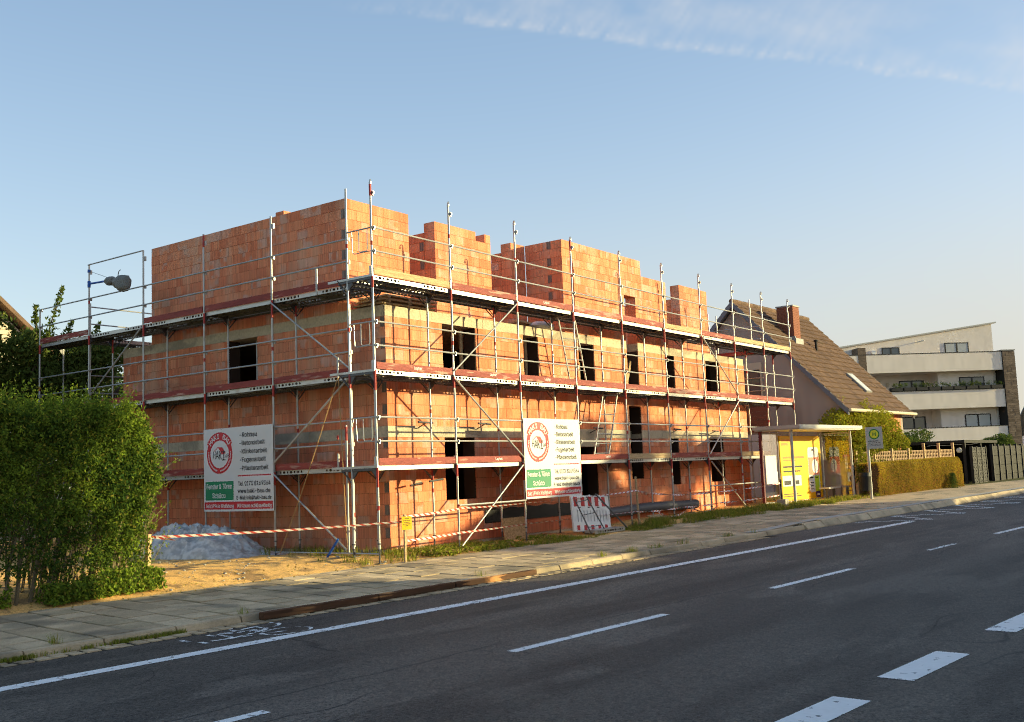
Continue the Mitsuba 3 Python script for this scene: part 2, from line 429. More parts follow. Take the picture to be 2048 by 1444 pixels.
# dirt and garden ground of the plots
struct('building_plot', grid(np.concatenate([np.arange(-9, 4, 0.11), np.arange(4, 26, 0.35)]), np.concatenate([np.arange(3.46, 9, 0.11), np.arange(9, 26, 1.0)]),
       lambda x, y, t: zplot(x, y) - 0.012 + np.clip((t - 3.46) / 0.3, 0, 1) * (0.085 * (meshkit.fbm(np.stack([x * 1.1, y * 1.1, x * 0], -1), 4, 5) - 0.45)
       + 0.035 * (meshkit.fbm(np.stack([x * 6, y * 6, x * 0 + 4], -1), 3, 8) - 0.5))), 'm_dirt', smooth=True, label='sandy building plot with footprints and small stones')
struct('side_garden', cat([strip(-40, -9, 3.46, 26, 0.0, 20, lambda x, t: zplot(x, -3.62 + t)), strip(26, 110, 3.46, 40, 0.0, 30, lambda x, t: zwalk(x, 3.5))]), 'm_ground')

walk = struct('pavement', strip(-40, 110, 0.14, 3.52, -0.03, 100, lambda x, t: zwalk(x, t)), 'm_joint', label='pavement of grey concrete slabs beside the road')
sl = []
rg = random.Random(3)
s = -13.0
while s < 19.5:
    t = 0.155
    first = True
    while t < 3.44:
        w = rg.choice([0.5, 0.5, 0.5, 0.74]) if not first else rg.choice([0.28, 0.5])
        first = False
        w = min(w, 3.5 - t)
        g = 0.017
        q = st(np.array([s + g, s + 0.5 - g, s + 0.5 - g, s + g]), np.array([t + g, t + g, t + w - g, t + w - g]))
        zb = np.array([float(zwalk(a[0], tt)) for a, tt in zip(q, (t, t, t + w, t + w))]) + rg.uniform(-0.007, 0.007) + np.array([rg.uniform(-0.003, 0.003) for _ in range(4)])
        c = q.mean(0); qi = c + (q - c) * (1 - 0.016 / 0.5)
        v = np.vstack([np.c_[q, zb - 0.03], np.c_[q, zb - 0.005], np.c_[qi, zb]])
        f = [[8, 9, 10], [8, 10, 11]]
        for a in (0, 4):
            for i in range(4):
                j = (i + 1) % 4
                f += [[a + i, a + j, a + 4 + j], [a + i, a + 4 + j, a + 4 + i]]
        sl.append(((v, np.array(f)), (rg.random(), rg.random())))
        t += w
    s += 0.5
pieces({walk: sl}, 'paving_slab', 'far_slabs', 'm_slab', keep=250)
put('far_surface', strip(19.5, 110, 0.16, 3.5, 0.004, 40, lambda x, t: zwalk(x, t)), 'm_slab', walk, uv=np.tile([[0.55, 0.3]], (82, 1)), label='plain pavement surface beyond the bus stop')

kerb = struct('kerb', strip(-40, 110, 0.05, 0.12, -0.02, 100, lambda x, t: zwalk(x, 0)), 'm_joint')
kb = []
s = -14.0
while s < 40:
    L = 1.0 if s < 8.5 else 0.99
    h = float(kerb_h(st(s, 0)[0]))
    sl_ = 0.03 if h < 0.13 else 0.12                       # the bus kerb is battered
    dz = rg.uniform(-0.006, 0.006); dt = rg.uniform(-0.008, 0.008)
    prof = [(0.0 - sl_ + dt, -0.04), (0.0 - sl_ + dt, 0.02), (-0.002 + dt, h - 0.018), (0.018 + dt, h), (0.145 + dt, h + 0.002), (0.145 + dt, -0.04)]
    v = []
    for e in (s + 0.012, s + L - 0.012):
        for tt, z in prof:
            q = st(e, tt)
            v.append([q[0], q[1], float(zroad(q[0])) + z + dz])
    n = len(prof)
    f = [[i, (i + 1) % n, n + (i + 1) % n] for i in range(n)] + [[i, n + (i + 1) % n, n + i] for i in range(n)]
    for a in (0, n):
        f += [[a, a + i, a + i + 1] for i in range(1, n - 1)]
    if not (20 < s < 20.5):
        kb.append(((np.array(v), np.array(f)), (rg.uniform(0.5, 1.0) + (0.5 if h > 0.13 else 0), rg.random() * 0.75)))
    s += L
pieces({kerb: kb}, 'kerb_stone', 'far_kerb_stones', 'm_slab', keep=45)
put('far_kerb', cat([bx(0, 0, 0, 0, 0, 0)] + [mv(bx(0, 8, -0.02, 0.14, 0, 0.15), *st(a, 0), float(zroad(st(a, 0)[0])), rz=math.atan2(ES[1], ES[0])) for a in range(40, 110, 8)]), 'm_concrete', kerb)
put('platform_strip', strip(8.6, 33, 0.15, 0.45, 0.008, 30, lambda x, t: zwalk(x, t)), 'm_stone_grey', kerb, label='pale edging strip behind the raised bus kerb')
gut = struct('gutter', strip(-40, 9, -0.36, -0.02, 0.002, 40), 'm_joint', label='gutter of small worn setts along the kerb')
gb = []
s = -13.5
while s < 8.5:
    for r in range(2):
        L = rg.uniform(0.15, 0.2)
        o = rg.uniform(0, 0.05)
        q = st(np.array([s + o, s + o + L, s + o + L, s + o]), np.array([-0.345 + r * 0.165 + rg.uniform(-.01, .01)] * 2 + [-0.20 + r * 0.165] * 2))
        c = q.mean(0); qi = c + (q - c) * 0.88
        z = float(zroad(c[0])); dz = rg.uniform(0.006, 0.018)
        v = np.vstack([np.c_[q, [z - .01] * 4], np.c_[qi, [z + dz] * 4]])
        f = [[4, 5, 6], [4, 6, 7]] + [x for i in range(4) for x in ([i, (i + 1) % 4, 4 + (i + 1) % 4], [i, 4 + (i + 1) % 4, 4 + i])]
        gb.append(((v, np.array(f)), (rg.random() * 0.8, rg.random() * 0.9)))
    s += 0.205
pieces({gut: gb}, 'sett', 'far_setts', 'm_slab', keep=90)

# painted markings
def mark(name, s0, s1, t0, t1, wear=0.2, n=None, label=None):
    m = strip(s0, s1, t0, t1, 0.004, n)
    return put(name, m, 'm_paint', road, uv=const_uv(m, wear, 0), label=label)


mark('edge_line', -22, 13.9, -1.78, -1.54, 0.15, label='continuous white edge line')
for a, b in ((-18, -15), (-12.0, -9.0), (-5.83, -2.83), (0.0, 2.84), (10.25, 12.3), (16.2, 19.2), (22.2, 25.2), (28.2, 31.2), (34, 37), (40, 43)):
    mark('lane_dash', a, b, -5.07, -4.93, 0.2)
mark('lane_dash', 6.25, 7.7, -5.06, -4.95, 0.75, label='half worn-away centre dash')
for a in (-10.3, -7.5, -5.2, -2.37, 0.45, 3.25):
    mark('wide_dash', a, a + 1.42, -9.19, -8.86, 0.0)
for k in range(8):                                          # zig-zag of the bus stop
    a = 13.5 + k * 2.56
    for (sa, ta), (sb, tb) in (((a, -0.25), (a + 1.28, -1.9)), ((a + 1.28, -1.9), (a + 2.56, -0.25))):
        p, q = np.array([sa, ta]), np.array([sb, tb]); d = (q - p) / np.linalg.norm(q - p); o = np.array([-d[1], d[0]]) * 0.06
        cs = np.array([p - o, q - o, q + o, p + o]); w = st(cs[:, 0], cs[:, 1])
        put('zigzag_line', (np.c_[w, zroad(w[:, 0]) + 0.0045 + 0.001 * (sb > a + 2)], np.array([[0, 1, 2], [0, 2, 3]])), 'm_paint', road, uv=np.tile([[0.3, 0]], (4, 1)))
# worn bicycle symbol (facing along the lane)
bm = []
def blob(s_, t_, a_, b_):
    bm.append(([s_ - a_, t_ - b_], [s_ + a_, t_ - b_], [s_ + a_, t_ + b_], [s_ - a_, t_ + b_]))
for cs_, ct in ((-6.1, -0.50), (-6.1, -1.22)):
    for k in range(26):
        if (k * 7 + int(ct * 10)) % 9 in (0, 4): continue
        a0, a1 = k / 26 * 2 * math.pi, (k + 0.9) / 26 * 2 * math.pi
        R0, R1, e = 0.245, 0.29, 1.3
        bm.append(tuple([cs_ + e * r * math.cos(a), ct + r * math.sin(a)] for r, a in ((R0, a0), (R1, a0), (R1, a1), (R0, a1))))
for (sa, ta), (sb, tb) in (((-6.1, -0.50), (-6.75, -0.62)), ((-6.75, -0.62), (-6.8, -1.08)), ((-6.15, -0.86), (-6.75, -0.62)), ((-6.15, -0.86), (-6.8, -1.08)), ((-6.1, -1.22), (-7.1, -1.02)), ((-6.15, -0.86), (-6.1, -0.50))):
    p, q = np.array([sa, ta]), np.array([sb, tb]); d = (q - p) / np.linalg.norm(q - p); o = np.array([-d[1], d[0]]) * 0.028
    for k0, k1 in ((0.0, 0.38), (0.46, 0.62), (0.7, 1.0)):
        bm.append((p + (q - p) * k0 - o, p + (q - p) * k1 - o, p + (q - p) * k1 + o, p + (q - p) * k0 + o))
blob(-7.27, -0.70, 0.035, 0.11); blob(-7.22, -1.06, 0.035, 0.10); blob(-6.85, -0.62, 0.03, 0.10)
ms = []
for qd in bm:
    w = st(np.array([a[0] for a in qd]), np.array([a[1] for a in qd]))
    ms.append((np.c_[w, zroad(w[:, 0]) + 0.004], np.array([[0, 1, 2], [0, 2, 3]])))
m = cat(ms)
put('bicycle_symbol', m, 'm_paint', road, uv=const_uv(m, 0.75, 0), label='worn white bicycle symbol in the narrow lane')

# timber lying in the gutter against the kerb
for i, (s0, s1, t0, t1, h, lab) in enumerate(((-5.72, -3.62, -0.155, -0.03, 0.115, 'dark weathered timber beam lying in the gutter, end towards the viewer'), (-3.58, -1.92, -0.15, -0.03, 0.11, 'broken timber beam in the gutter with sunlit orange patches painted on, middle one'),
                                        (-1.88, 0.18, -0.145, -0.03, 0.105, 'reddish timber beam in the gutter, farthest from the viewer'))):
    ns = 14; v = []
    pr_ = random.Random(i)
    for a in np.linspace(s0, s1, ns):
        j = [pr_.uniform(-0.008, 0.008) for _ in range(4)]
        for (tt, z), jj in zip(((t0, 0.02), (t0 - 0.004, h), (t1, h), (t1, 0.02)), j):
            q = st(a, tt + jj * 0.6); v.append([q[0], q[1], float(zroad(q[0])) + z + jj * 0.6])
    f = [[0, 1, 2], [0, 2, 3], [4 * ns - 4, 4 * ns - 2, 4 * ns - 3], [4 * ns - 4, 4 * ns - 1, 4 * ns - 2]]
    for k in range(ns - 1):
        for j in range(4):
            a, b = 4 * k + j, 4 * k + (j + 1) % 4
            f += [[a, b, b + 4], [a, b + 4, a + 4]]
    solo('timber_beam', (np.array(v), np.array(f)), 'm_plank', lab, 'timber', 'timber beams lying along the kerb')
# stones on the dirt
def rock(r, seed):
    m = trimesh.creation.icosphere(subdivisions=1, radius=r); v = np.array(m.vertices)
    v *= 0.7 + 0.6 * meshkit.noise(v / r * 1.3 + seed * 7.1)[:, None]
    return v * np.array([1, 1, 0.6]), np.array(m.faces)


ms = []
for k in range(420):
    x, y = rg.uniform(-5.5, 1.2), rg.uniform(-0.3, 7)
    if (np.dot(np.array([x, y]) - KO, ET)) < 3.6: continue
    ms.append(mv(rock(rg.choice([0.008, 0.01, 0.012, 0.015, 0.02, 0.032]), k), x, y, float(zplot(x, y)) + 0.005))
solo('gravel', cat(ms), 'm_stone_grey', 'small pale stones scattered over the sandy plot', None, kind='stuff')

# ================================================================== the brick shell under construction
bld = thing('brick_building', 'unfinished orange hollow-brick apartment building behind scaffolding, roof not yet on', 'building')
brg = random.Random(11)
WALLS = {}


def wall(axis, fixed, a0, a1, z0, n, ch, openings=(), lap0=(0, 0), lap1=(0, 0), th=0.36, sgn=1, grey_end=None, bl=0.373, back=True):
    """Bricks laid in courses: the face lies at coordinate 'fixed', the wall runs a0..a1 along axis ('x' or 'y') and is th thick inwards (sgn).
    lap: how far the wall's ends step in on even and odd courses, where it is toothed into another wall."""
    w = numbered(bld + '__wall')
    out, core = [], []
    for k in range(n):
        zl, zh = z0 + k * ch, z0 + (k + 1) * ch
        zm = (zl + zh) / 2
        s0, s1 = a0 + lap0[k % 2], a1 - lap1[k % 2]
        free = [(s0, s1)]
        for (o0, o1, oz0, oz1) in openings:
            if oz0 < zm < oz1:
                free = [q for (p0, p1) in free for q in ((p0, min(p1, o0)), (max(p0, o1), p1)) if q[1] - q[0] > 0.02]
        for (p0, p1) in free:
            off = (0.0 if k % 2 else bl / 2) + brg.uniform(-0.05, 0.05)
            cuts = [p0]
            x = math.floor((p0 - off) / bl) * bl + off + bl
            while x < p1 - 0.06:
                if x - cuts[-1] > 0.09: cuts.append(x + brg.uniform(-0.012, 0.012))
                x += bl * (1 if brg.random() > 0.07 else 0.66)
            cuts.append(p1)
            for i, (u, v) in enumerate(zip(cuts[:-1], cuts[1:])):
                g = 0.0028; d = brg.uniform(-0.004, 0.003)
                q0, q1 = (fixed + sgn * d, fixed + sgn * th)
                lo, hi = min(q0, q1), max(q0, q1)
                b = bx(u + g, v - g, lo, hi, zl + 0.004, zh - 0.004) if axis == 'x' else bx(lo, hi, u + g, v - g, zl + 0.004, zh - 0.004)
                r = brg.random() * 0.98
                out.append((b, (r, brg.random())))
                if grey_end is not None and k % 2 == grey_end[1]:                     # the ribbed grey butt end that shows in toothed corners
                    at = cuts[0] if grey_end[0] == 0 else cuts[-1]
                    if (i == 0 and grey_end[0] == 0 and p0 == s0) or (i == len(cuts) - 2 and grey_end[0] == 1 and p1 == s1):
                        e0, e1 = (u + g + .01, u + 0.15) if grey_end[0] == 0 else (v - 0.15, v - g - .01)
                        lo2, hi2 = sorted((fixed + sgn * (d - 0.003), fixed + sgn * 0.02))
                        out.append((bx(e0, e1, lo2, hi2, zl + 0.012, zh - 0.012) if axis == 'x' else bx(lo2, hi2, e0, e1, zl + 0.012, zh - 0.012), (2.0 + r * 0.9, 0.2)))
            if p1 - p0 > 0.1:
                lo, hi = sorted((fixed + sgn * 0.012, fixed + sgn * (th - 0.01)))
                core.append(bx(p0 + 0.01, p1 - 0.01, lo, hi, zl - 0.004, zh - 0.0045) if axis == 'x' else bx(lo, hi, p0 + 0.01, p1 - 0.01, zl - 0.004, zh - 0.0045))
    WALLS[w] = out
    put('mortar_bed', cat(core), 'm_mortar', w, kind='stuff')
    return w


X0, X1, Y0, Y1 = 1.5, 21.1, 1.08, 11.2
gf = [(3.46, 4.62, 1.15, 2.7), (9.43, 10.34, 0.0, 2.4), (12.32, 13.06, 1.40, 2.7), (14.88, 15.5, 1.07, 2.7), (17.82, 18.95, 1.05, 2.7)]
uf = [(3.5, 4.8, 3.87, 5.5), (6.85, 7.55, 3.87, 5.5), (9.58, 10.43, 3.87, 5.5), (12.32, 13.06, 2.8, 3.62), (12.36, 13.06, 3.87, 5.5), (14.86, 15.5, 3.87, 5.5), (17.83, 18.95, 3.87, 5.5)]
wall('x', Y0, X0, X1, 0.15, 10, 0.25, gf, (0, 0.36))
wall('y', X0, Y0, Y1, 0.15, 10, 0.25, [], (0.36, 0), grey_end=(0, 1))
wall('x', Y0, X0, X1, 2.90, 10, 0.25, uf, (0, 0.36))
wall('y', X0, Y0, Y1, 2.90, 10, 0.25, [(5.46, 6.6, 3.87, 5.5)], (0.36, 0), grey_end=(0, 1))
H3 = 0.2455
wall('y', X0, 2.25, 9.86, 5.65, 11, H3, [], (0.36, 0), grey_end=(0, 1))
wall('x', 2.25, X0, 3.71, 5.65, 11, H3, [], (0, 0.36))
wall('x', 2.25, 4.72, 7.11, 5.65, 11, H3, [(6.45, 6.85, 8.2, 9)], grey_end=None)
wall('y', 4.72, 2.62, 6.0, 5.65, 10, H3, [(3.3, 6.0, 7.85, 9)], (0, 0), th=0.24, grey_end=(0, 0))
wall('x', 2.37, 8.24, 8.92, 5.65, 11, H3)
wall('y', 8.24, 2.74, 6.0, 5.65, 10, H3, [(3.1, 6.0, 7.85, 9)], (0, 0), th=0.24)
wall('y', 8.93, 1.08, 2.36, 5.65, 11, H3, [], (0.36, 0), grey_end=(0, 0))
wall('x', Y0, 8.93, 13.5, 5.65, 11, H3, [(12.36, 13.06, 5.5, 7.02)], (0, 0.36))
wall('x', Y0, 13.51, 15.16, 5.65, 9, H3, [], (0, 0))
wall('x', 2.25, 18.45, 20.72, 5.65, 11, H3, [], (0, 0), grey_end=None)
wall('y', 18.46, 2.62, 6.0, 5.65, 9, H3, [], (0, 0), th=0.24)
wall('x', 9.5, 1.9, 20.7, 5.65, 9, H3, [(4, 5, 5.6, 9), (9, 10.4, 5.6, 9), (14, 15, 5.6, 9)], sgn=1, th=0.24)
WALLS[list(WALLS)[5]].append((bx(1.55, 1.8, 4.45, 4.75, 5.65 + 11 * H3, 5.65 + 11 * H3 + 0.11), (0.2, 0.1)))
pieces(WALLS, 'brick', 'brickwork', 'm_brick', keep=290)
# concrete slabs with shuttered edges, the closed back, cross walls
for z0, gap in ((2.65, (12.32, 13.06)), (5.40, (12.36, 13.06))):
    sk = put('floor_slab', cat([bx(X0 + .02, gap[0], Y0 + .025, Y1 - .02, z0 + .002, z0 + .248), bx(gap[1], X1 - .02, Y0 + .025, Y1 - .02, z0 + .002, z0 + .248), bx(gap[0], gap[1], Y0 + 0.9, Y1 - .02, z0 + .002, z0 + .248)]), 'm_concrete', bld)
    ed = []
    for a0, a1 in ((X0, gap[0]), (gap[1], X1)):
        n = max(1, round((a1 - a0) / 1.24))
        for i in range(n):
            ed.append(bx(a0 + (a1 - a0) * i / n + .003, a0 + (a1 - a0) * (i + 1) / n - .003, Y0 + brg.uniform(-.008, .006), Y0 + 0.024, z0, z0 + 0.25 + brg.uniform(-.004, .01)))
    n = 8
    for i in range(n):
        ed.append(bx(X0 + brg.uniform(-.008, .006), X0 + 0.019, Y0 + 0.03 + (Y1 - Y0 - .03) * i / n + .003, Y0 + .03 + (Y1 - Y0 - .03) * (i + 1) / n - .003, z0, z0 + 0.25 + brg.uniform(-.004, .01)))
    for e in ed: put('edge_panel', e, 'm_concrete', sk)
put('rear_wall', cat([bx(X0, X1, Y1 - 0.3, Y1, 0.1, 2.65), bx(X0, X1, Y1 - 0.3, Y1, 2.9, 5.4)]), 'm_pinkbrick', bld)
put('end_wall', cat([bx(X1 - 0.3, X1, Y0 + 0.37, Y1 - .31, 0.1, 2.65), bx(X1 - 0.3, X1, Y0 + 0.37, Y1 - .31, 2.9, 5.4)]), 'm_pinkbrick', bld)
put('ground_floor', bx(X0 + .3, X1 - .3, Y0 + .3, Y1 - .3, 0.0, 0.14), 'm_concrete', bld)
pl = put('plinth', cat([bx(X0 + .015, X1, Y0 + .015, Y0 + 0.4, -0.15, 0.148), bx(X0 + .015, X0 + .4, Y0 + .41, Y1, -0.15, 0.148)]), 'm_concrete', bld, label='grey concrete base of the brick walls')
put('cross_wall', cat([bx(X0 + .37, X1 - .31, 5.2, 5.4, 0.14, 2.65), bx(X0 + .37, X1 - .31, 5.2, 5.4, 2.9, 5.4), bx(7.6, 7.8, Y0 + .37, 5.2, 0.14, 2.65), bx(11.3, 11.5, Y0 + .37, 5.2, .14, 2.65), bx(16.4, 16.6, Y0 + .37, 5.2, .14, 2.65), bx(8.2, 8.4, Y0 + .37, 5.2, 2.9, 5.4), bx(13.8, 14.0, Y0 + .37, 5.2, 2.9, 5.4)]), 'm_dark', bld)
lb = []
for k in range(9):
    for i in range(4):
        o = 0.25 if k % 2 else 0
        lb.append((bx(max(9.0, 9.0 + i * .5 - o) + .004, min(10.62, 9.5 + i * .5 - o) - .004, 2.4 + brg.uniform(-.006, .006), 2.62, 0.15 + k * .25 + .004, 0.15 + (k + 1) * .25 - .004), (0, 0)))
lw = numbered(bld + '__inner_wall')
for b, _ in lb: put('grey_block', b, 'm_limeblock', lw)
# lintels and black damp-proofing
put('lintel', bx(9.3, 10.47, Y0 - .004, Y0 + 0.2, 2.402, 2.648), 'm_concrete', bld)
ws = []
for k in range(24):
    u0, u1 = 4.9 + k * 0.2, 4.9 + (k + 1) * 0.2
    ws.append((np.array([[u0, Y0 - .03, 0.52], [u1, Y0 - .03, 0.52], [u1, Y0 - .02, 0.86 + .02 * math.sin(k * 1.7)], [u0, Y0 - .02, 0.86 + .02 * math.sin((k - 1) * 1.7)]]), np.array([[0, 1, 2], [0, 2, 3]])))
put('damp_proof_sheet', cat(ws + [mv(w, y=0.024) for w in ws]), 'm_black', bld, label='black damp-proof sheet along the foot of the wall')
for o0, o1, z0, z1 in gf + uf:  # dark boards added to paint the shade of the reveals
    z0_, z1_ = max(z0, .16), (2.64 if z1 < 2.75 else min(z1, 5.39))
    put('reveal_shade', bx(o1 - .022, o1 - .002, Y0 + .02, Y0 + .37, z0_, z1_), 'm_reveal_shade', bld); put('reveal_shade', bx(o0 + .002, o0 + .022, Y0 + .02, Y0 + .37, z0_, z1_), 'm_reveal_shade', bld)
put('reveal_shade', bx(X0 + .02, X0 + .37, 6.578, 6.598, 3.88, 5.39), 'm_reveal_shade', bld)  # same painted shade in the gable window
# formwork props and boards seen in the window openings
for x, y, z0, z1, b, lab in ((4.62, 1.42, 2.9, 5.4, 'm_wood', 'upright pale board in the first upper window'), (7.42, 1.42, 2.9, 5.4, 'm_wood', 'upright pale board in the second upper window'), (10.15, 1.45, 2.9, 4.9, 'm_wood', 'upright pale board in the third upper window'),
                        (18.15, 1.6, 2.9, 5.4, 'm_galv', 'steel prop left in the sixth upper window'), (18.72, 1.6, 2.9, 5.4, 'm_galv', 'steel prop right in the sixth upper window'), (15.1, 1.7, 2.9, 5.4, 'm_galv', 'steel prop in the narrow fifth upper window')):
    mm = bx(x - .05, x + .05, y - .02, y + .02, z0, z1) if b == 'm_wood' else pipe([[x, y, z0], [x, y, z1]], 0.03)
    solo('formwork_prop' if b == 'm_galv' else 'upright_board', mm, b, lab, 'prop' if b == 'm_galv' else 'board', uv=const_uv(mm, .3, .3) if b == 'm_wood' else None)
solo('formwork_prop', pipe([[1.95, 6.0, 2.9], [1.95, 6.0, 5.4]], 0.03), 'm_galv', 'steel prop in the dark gable window', 'prop')
m = pipe([[3.62, 1.30, 3.9], [3.56, 1.26, 5.0]], 0.035, 6); solo('upright_board', m, 'm_wood', 'leaning board at the left reveal of the first upper window', 'board', uv=const_uv(m, .8, .5))
m = mv(bx(-.05, .05, -.02, .02, 0, 1.3), 12.42, 1.3, 3.9, ry=0.42); solo('upright_board', m, 'm_wood', 'slanting board across the tall stair opening', 'board', uv=const_uv(m, .5, .5))
# materials stored on the upper slab
pk = thing('timber_stack', 'dark stack of formwork boards on the slab corner under the top scaffold deck', 'timber')
for k in range(3):
    for i in range(4):
        b = bx(1.5 + 0.07 * k, 3.35 + 0.05 * k, 1.15 + i * .24, 1.15 + i * .24 + .2, 5.70 + k * .095, 5.735 + k * .095); put('board', b, 'm_wood', pk, uv=const_uv(b, brg.random(), .2))
    for x in (1.7, 2.4, 3.1):
        b = bx(x, x + .1, 1.15, 2.1, 5.662 + k * .095, 5.698 + k * .095); put('batten', b, 'm_wood', pk, uv=const_uv(b, brg.random(), .2))
for i, (x, y, rz, L, lab) in enumerate(((6.9, 1.2, 0.25, 2.0, 'upper timber plank on the slab above the second upper window'), (6.7, 1.45, 0.05, 1.9, 'lower timber plank on the slab above the second upper window'), (7.4, 1.55, 0.4, 1.5, 'short skewed plank beside the white sack on the slab'))):
    b = mv(bx(0, L, 0, .2, 0, .05), x, y, 5.67 + .055 * (2 - i), rz=rz, ry=-0.03); solo('plank', b, 'm_wood', lab, 'plank', uv=const_uv(b, .3 * i, .2))
m = trimesh.creation.icosphere(subdivisions=3, radius=1.0); v = np.array(m.vertices)
v = v * np.array([0.48, 0.26, 0.13]) * (0.8 + 0.4 * meshkit.fbm(v * 2.2 + 3, 3)[:, None]); solo('sack', mv((v, np.array(m.faces)), 8.15, 1.35, 5.77), 'm_sack', 'white plastic sack slumped on the slab edge beside planks', 'sack', smooth=True)

# ================================================================== the scaffolding
sc = thing('scaffolding', 'galvanised steel scaffolding with red toe boards wrapped round the brick building', 'scaffolding')
BAY = 2.57
crg = random.Random(5)


def channel(L, holes):
    """Perforated edge of a steel plank: xz sheet, 2 mm thick, 76 mm high, two groups of seven holes."""
    g = sbox(0, -0.098, L, 0)
    if holes:
        cut = []
        for c0 in (0.14, L - 0.14 - 6 * 0.118):
            for i in range(7):
                w = 0.046 if i % 2 else 0.028
                cut.append(affinity.scale(shapely.Point(c0 + i * 0.118, -0.046).buffer(1, quad_segs=2), w, 0.030))
        g = g.difference(union_all(cut))
    return upright(extr(g, 0.003))


def plank_mesh(L, w, holes):
    y = 0.0
    ms = [bx(0, L, 0.004, w - 0.004, -0.006, 0.0)]
    ms += [bx(0, L, 0.006, 0.03, -0.103, -0.099), bx(0, L, w - 0.03, w - 0.006, -0.103, -0.099)]
    ms += [bx(a, a + .04, 0.006, w - .006, -.05, -.007) for a in np.arange(.3, L - .2, .4)]
    ms += [bx(0.0, 0.03, 0.006, w - 0.006, -0.07, -0.007), bx(L - 0.03, L, 0.006, w - 0.006, -0.07, -0.007)]
    return cat(ms)


def edges_mesh(L, w, holes):
    a = channel(L, holes); return cat([mv(a, y=0.004), mv(a, y=w)])


PL = {(h, n): (mikit.ply(plank_mesh(2.53, 0.32 if n == 0 else 0.19, h), 'm_deck'), mikit.ply(edges_mesh(2.53, 0.32 if n == 0 else 0.19, h), 'm_galv')) for h in (0, 1) for n in (0, 1)}


def street(x, z):
    return T().translate([x, 0, z])


def gable(y, z):
    return T().translate([0.44, y, z]).rotate([0, 0, 1], -90)


def deck(frame, holes, L=BAY, narrow=True, first=True):
    s = L / BAY
    if first:
        for yy, n in ((0.045, 0), (0.385, 0)) + (((0.79, 1),) if narrow else ()):
            tw_ = frame @ T().translate([0.02 * s, yy, 0.0]).scale([s, 1, 1])
            k_ = put('plank', None, None, sc, shape=PL[(holes, n)][0], to_world=tw_); put('edge_profile', None, None, k_, shape=PL[(holes, n)][1], to_world=tw_)


def apply(frame, m):
    A = np.array(frame.matrix)
    return m[0] @ A[:3, :3].T + A[:3, 3], m[1]


TOE = {'r': (0.25, 'red painted'), 'f': (0.85, 'faded pinkish'), 'w': None}


def toe(frame, kind, L=BAY):
    m = apply(frame, bx(0.05, L - 0.05, -0.012, 0.018, 0.004, 0.15))
    if kind == 'w':
        put('toe_board', m, 'm_wood', sc, uv=const_uv(m, crg.random(), 0), label='toe board of bare pale wood')
    else:
        a = {'r': 0.12, 'm': 0.30, 'f': 0.80}[kind]
        put('toe_board', m, 'm_redpaint', sc, uv=const_uv(m, crg.random(), a + crg.uniform(-.1, .1)), label={'r': 'dark red painted toe board', 'm': 'scuffed red toe board', 'f': 'faded pinkish toe board'}[kind])


def rail(frame, z, L=BAY, r=0.0195, y=-0.03):
    put('guard_rail', apply(frame, pipe([[0.0, y, z], [L, y, z]], r)), 'm_galv', sc, smooth=40)


LOCKS = []


def lock(frame, z):
    LOCKS.append(apply(frame, bx(0.022, 0.062, -0.05, 0.012, z - 0.06, z + 0.035)))
    LOCKS.append(apply(frame, bx(0.028, 0.05, -0.075, -0.03, z - 0.03, z + 0.025)))


def standard(x, y, z0, z1, red=True, hook=False, redlow=False):
    m = pipe([[x, y, z0], [x, y, z1]], 0.0245, 10)
    if hook:
        m = cat([m, pipe([[x, y, z1 - .01], [x, y, z1 + .03], [x - .02, y - .03, z1 + .05], [x - .05, y - .06, z1 + .035], [x - .06, y - .07, z1 - .04]], 0.016, 6), bx(x - .075, x - .035, y - .085, y - .045, z1 - .06, z1 - .015)])
    k = put('standard', m, 'm_galv', sc, smooth=40)
    if red:
        ln = crg.choice([0.26, 0.3, 0.42])
        zz = z1 - ln - 0.03
        put('red_band', pipe([[x, y, zz], [x, y, z1 - 0.03]], 0.0257, 10), 'm_redpost', k, smooth=40)
    if redlow or crg.random() < 0.45:
        zz = z0 + crg.uniform(0.55, 1.2); put('red_band', pipe([[x, y, zz], [x, y, zz + 0.09]], 0.0257, 10), 'm_redpost', k, smooth=40)


def jack(x, y, zg, zt):
    put('base_jack', cat([pipe([[x, y, zg], [x, y, zt]], 0.018, 8), bx(x - .075, x + .075, y - .075, y + .075, zg - .004, zg + .006), pipe([[x, y, zt - .03], [x, y, zt]], 0.038, 8)]), 'm_steeldark', sc, smooth=40)


def frame_head(frame, z, console=True):
    """Transom with its corner gussets and the bracket on the wall side; local y runs from the outer to the inner standard."""
    ms = [bx(-.025, .025, 0.02, 0.71, z - 0.10, z - 0.055)]
    g1 = extr(Polygon([(0.02, -.10), (0.17, -.10), (0.02, -.27)]), 0.006)
    R = lambda m: (np.stack([m[0][:, 2] - 0.003, m[0][:, 0], m[0][:, 1]], 1), m[1])
    ms.append(mv(R(g1), z=z)); w = R(g1); ms.append((np.stack([w[0][:, 0], 0.73 - w[0][:, 1], w[0][:, 2] + z], 1), w[1]))
    if console:
        ms += [bx(-.02, .02, 0.75, 1.0, z - 0.10, z - 0.06), pipe([[0, 0.74, z - 0.36], [0, 0.98, z - 0.10]], 0.014, 6)]
        ms += [pipe([[0.0, 0.73, z - 0.30], [-0.30, 0.73, z - 0.09]], 0.012, 6), pipe([[0.0, 0.73, z - 0.30], [0.20, 0.73, z - 0.09]], 0.012, 6)]
    put('frame_head', apply(frame, cat(ms)), 'm_steeldark', sc)


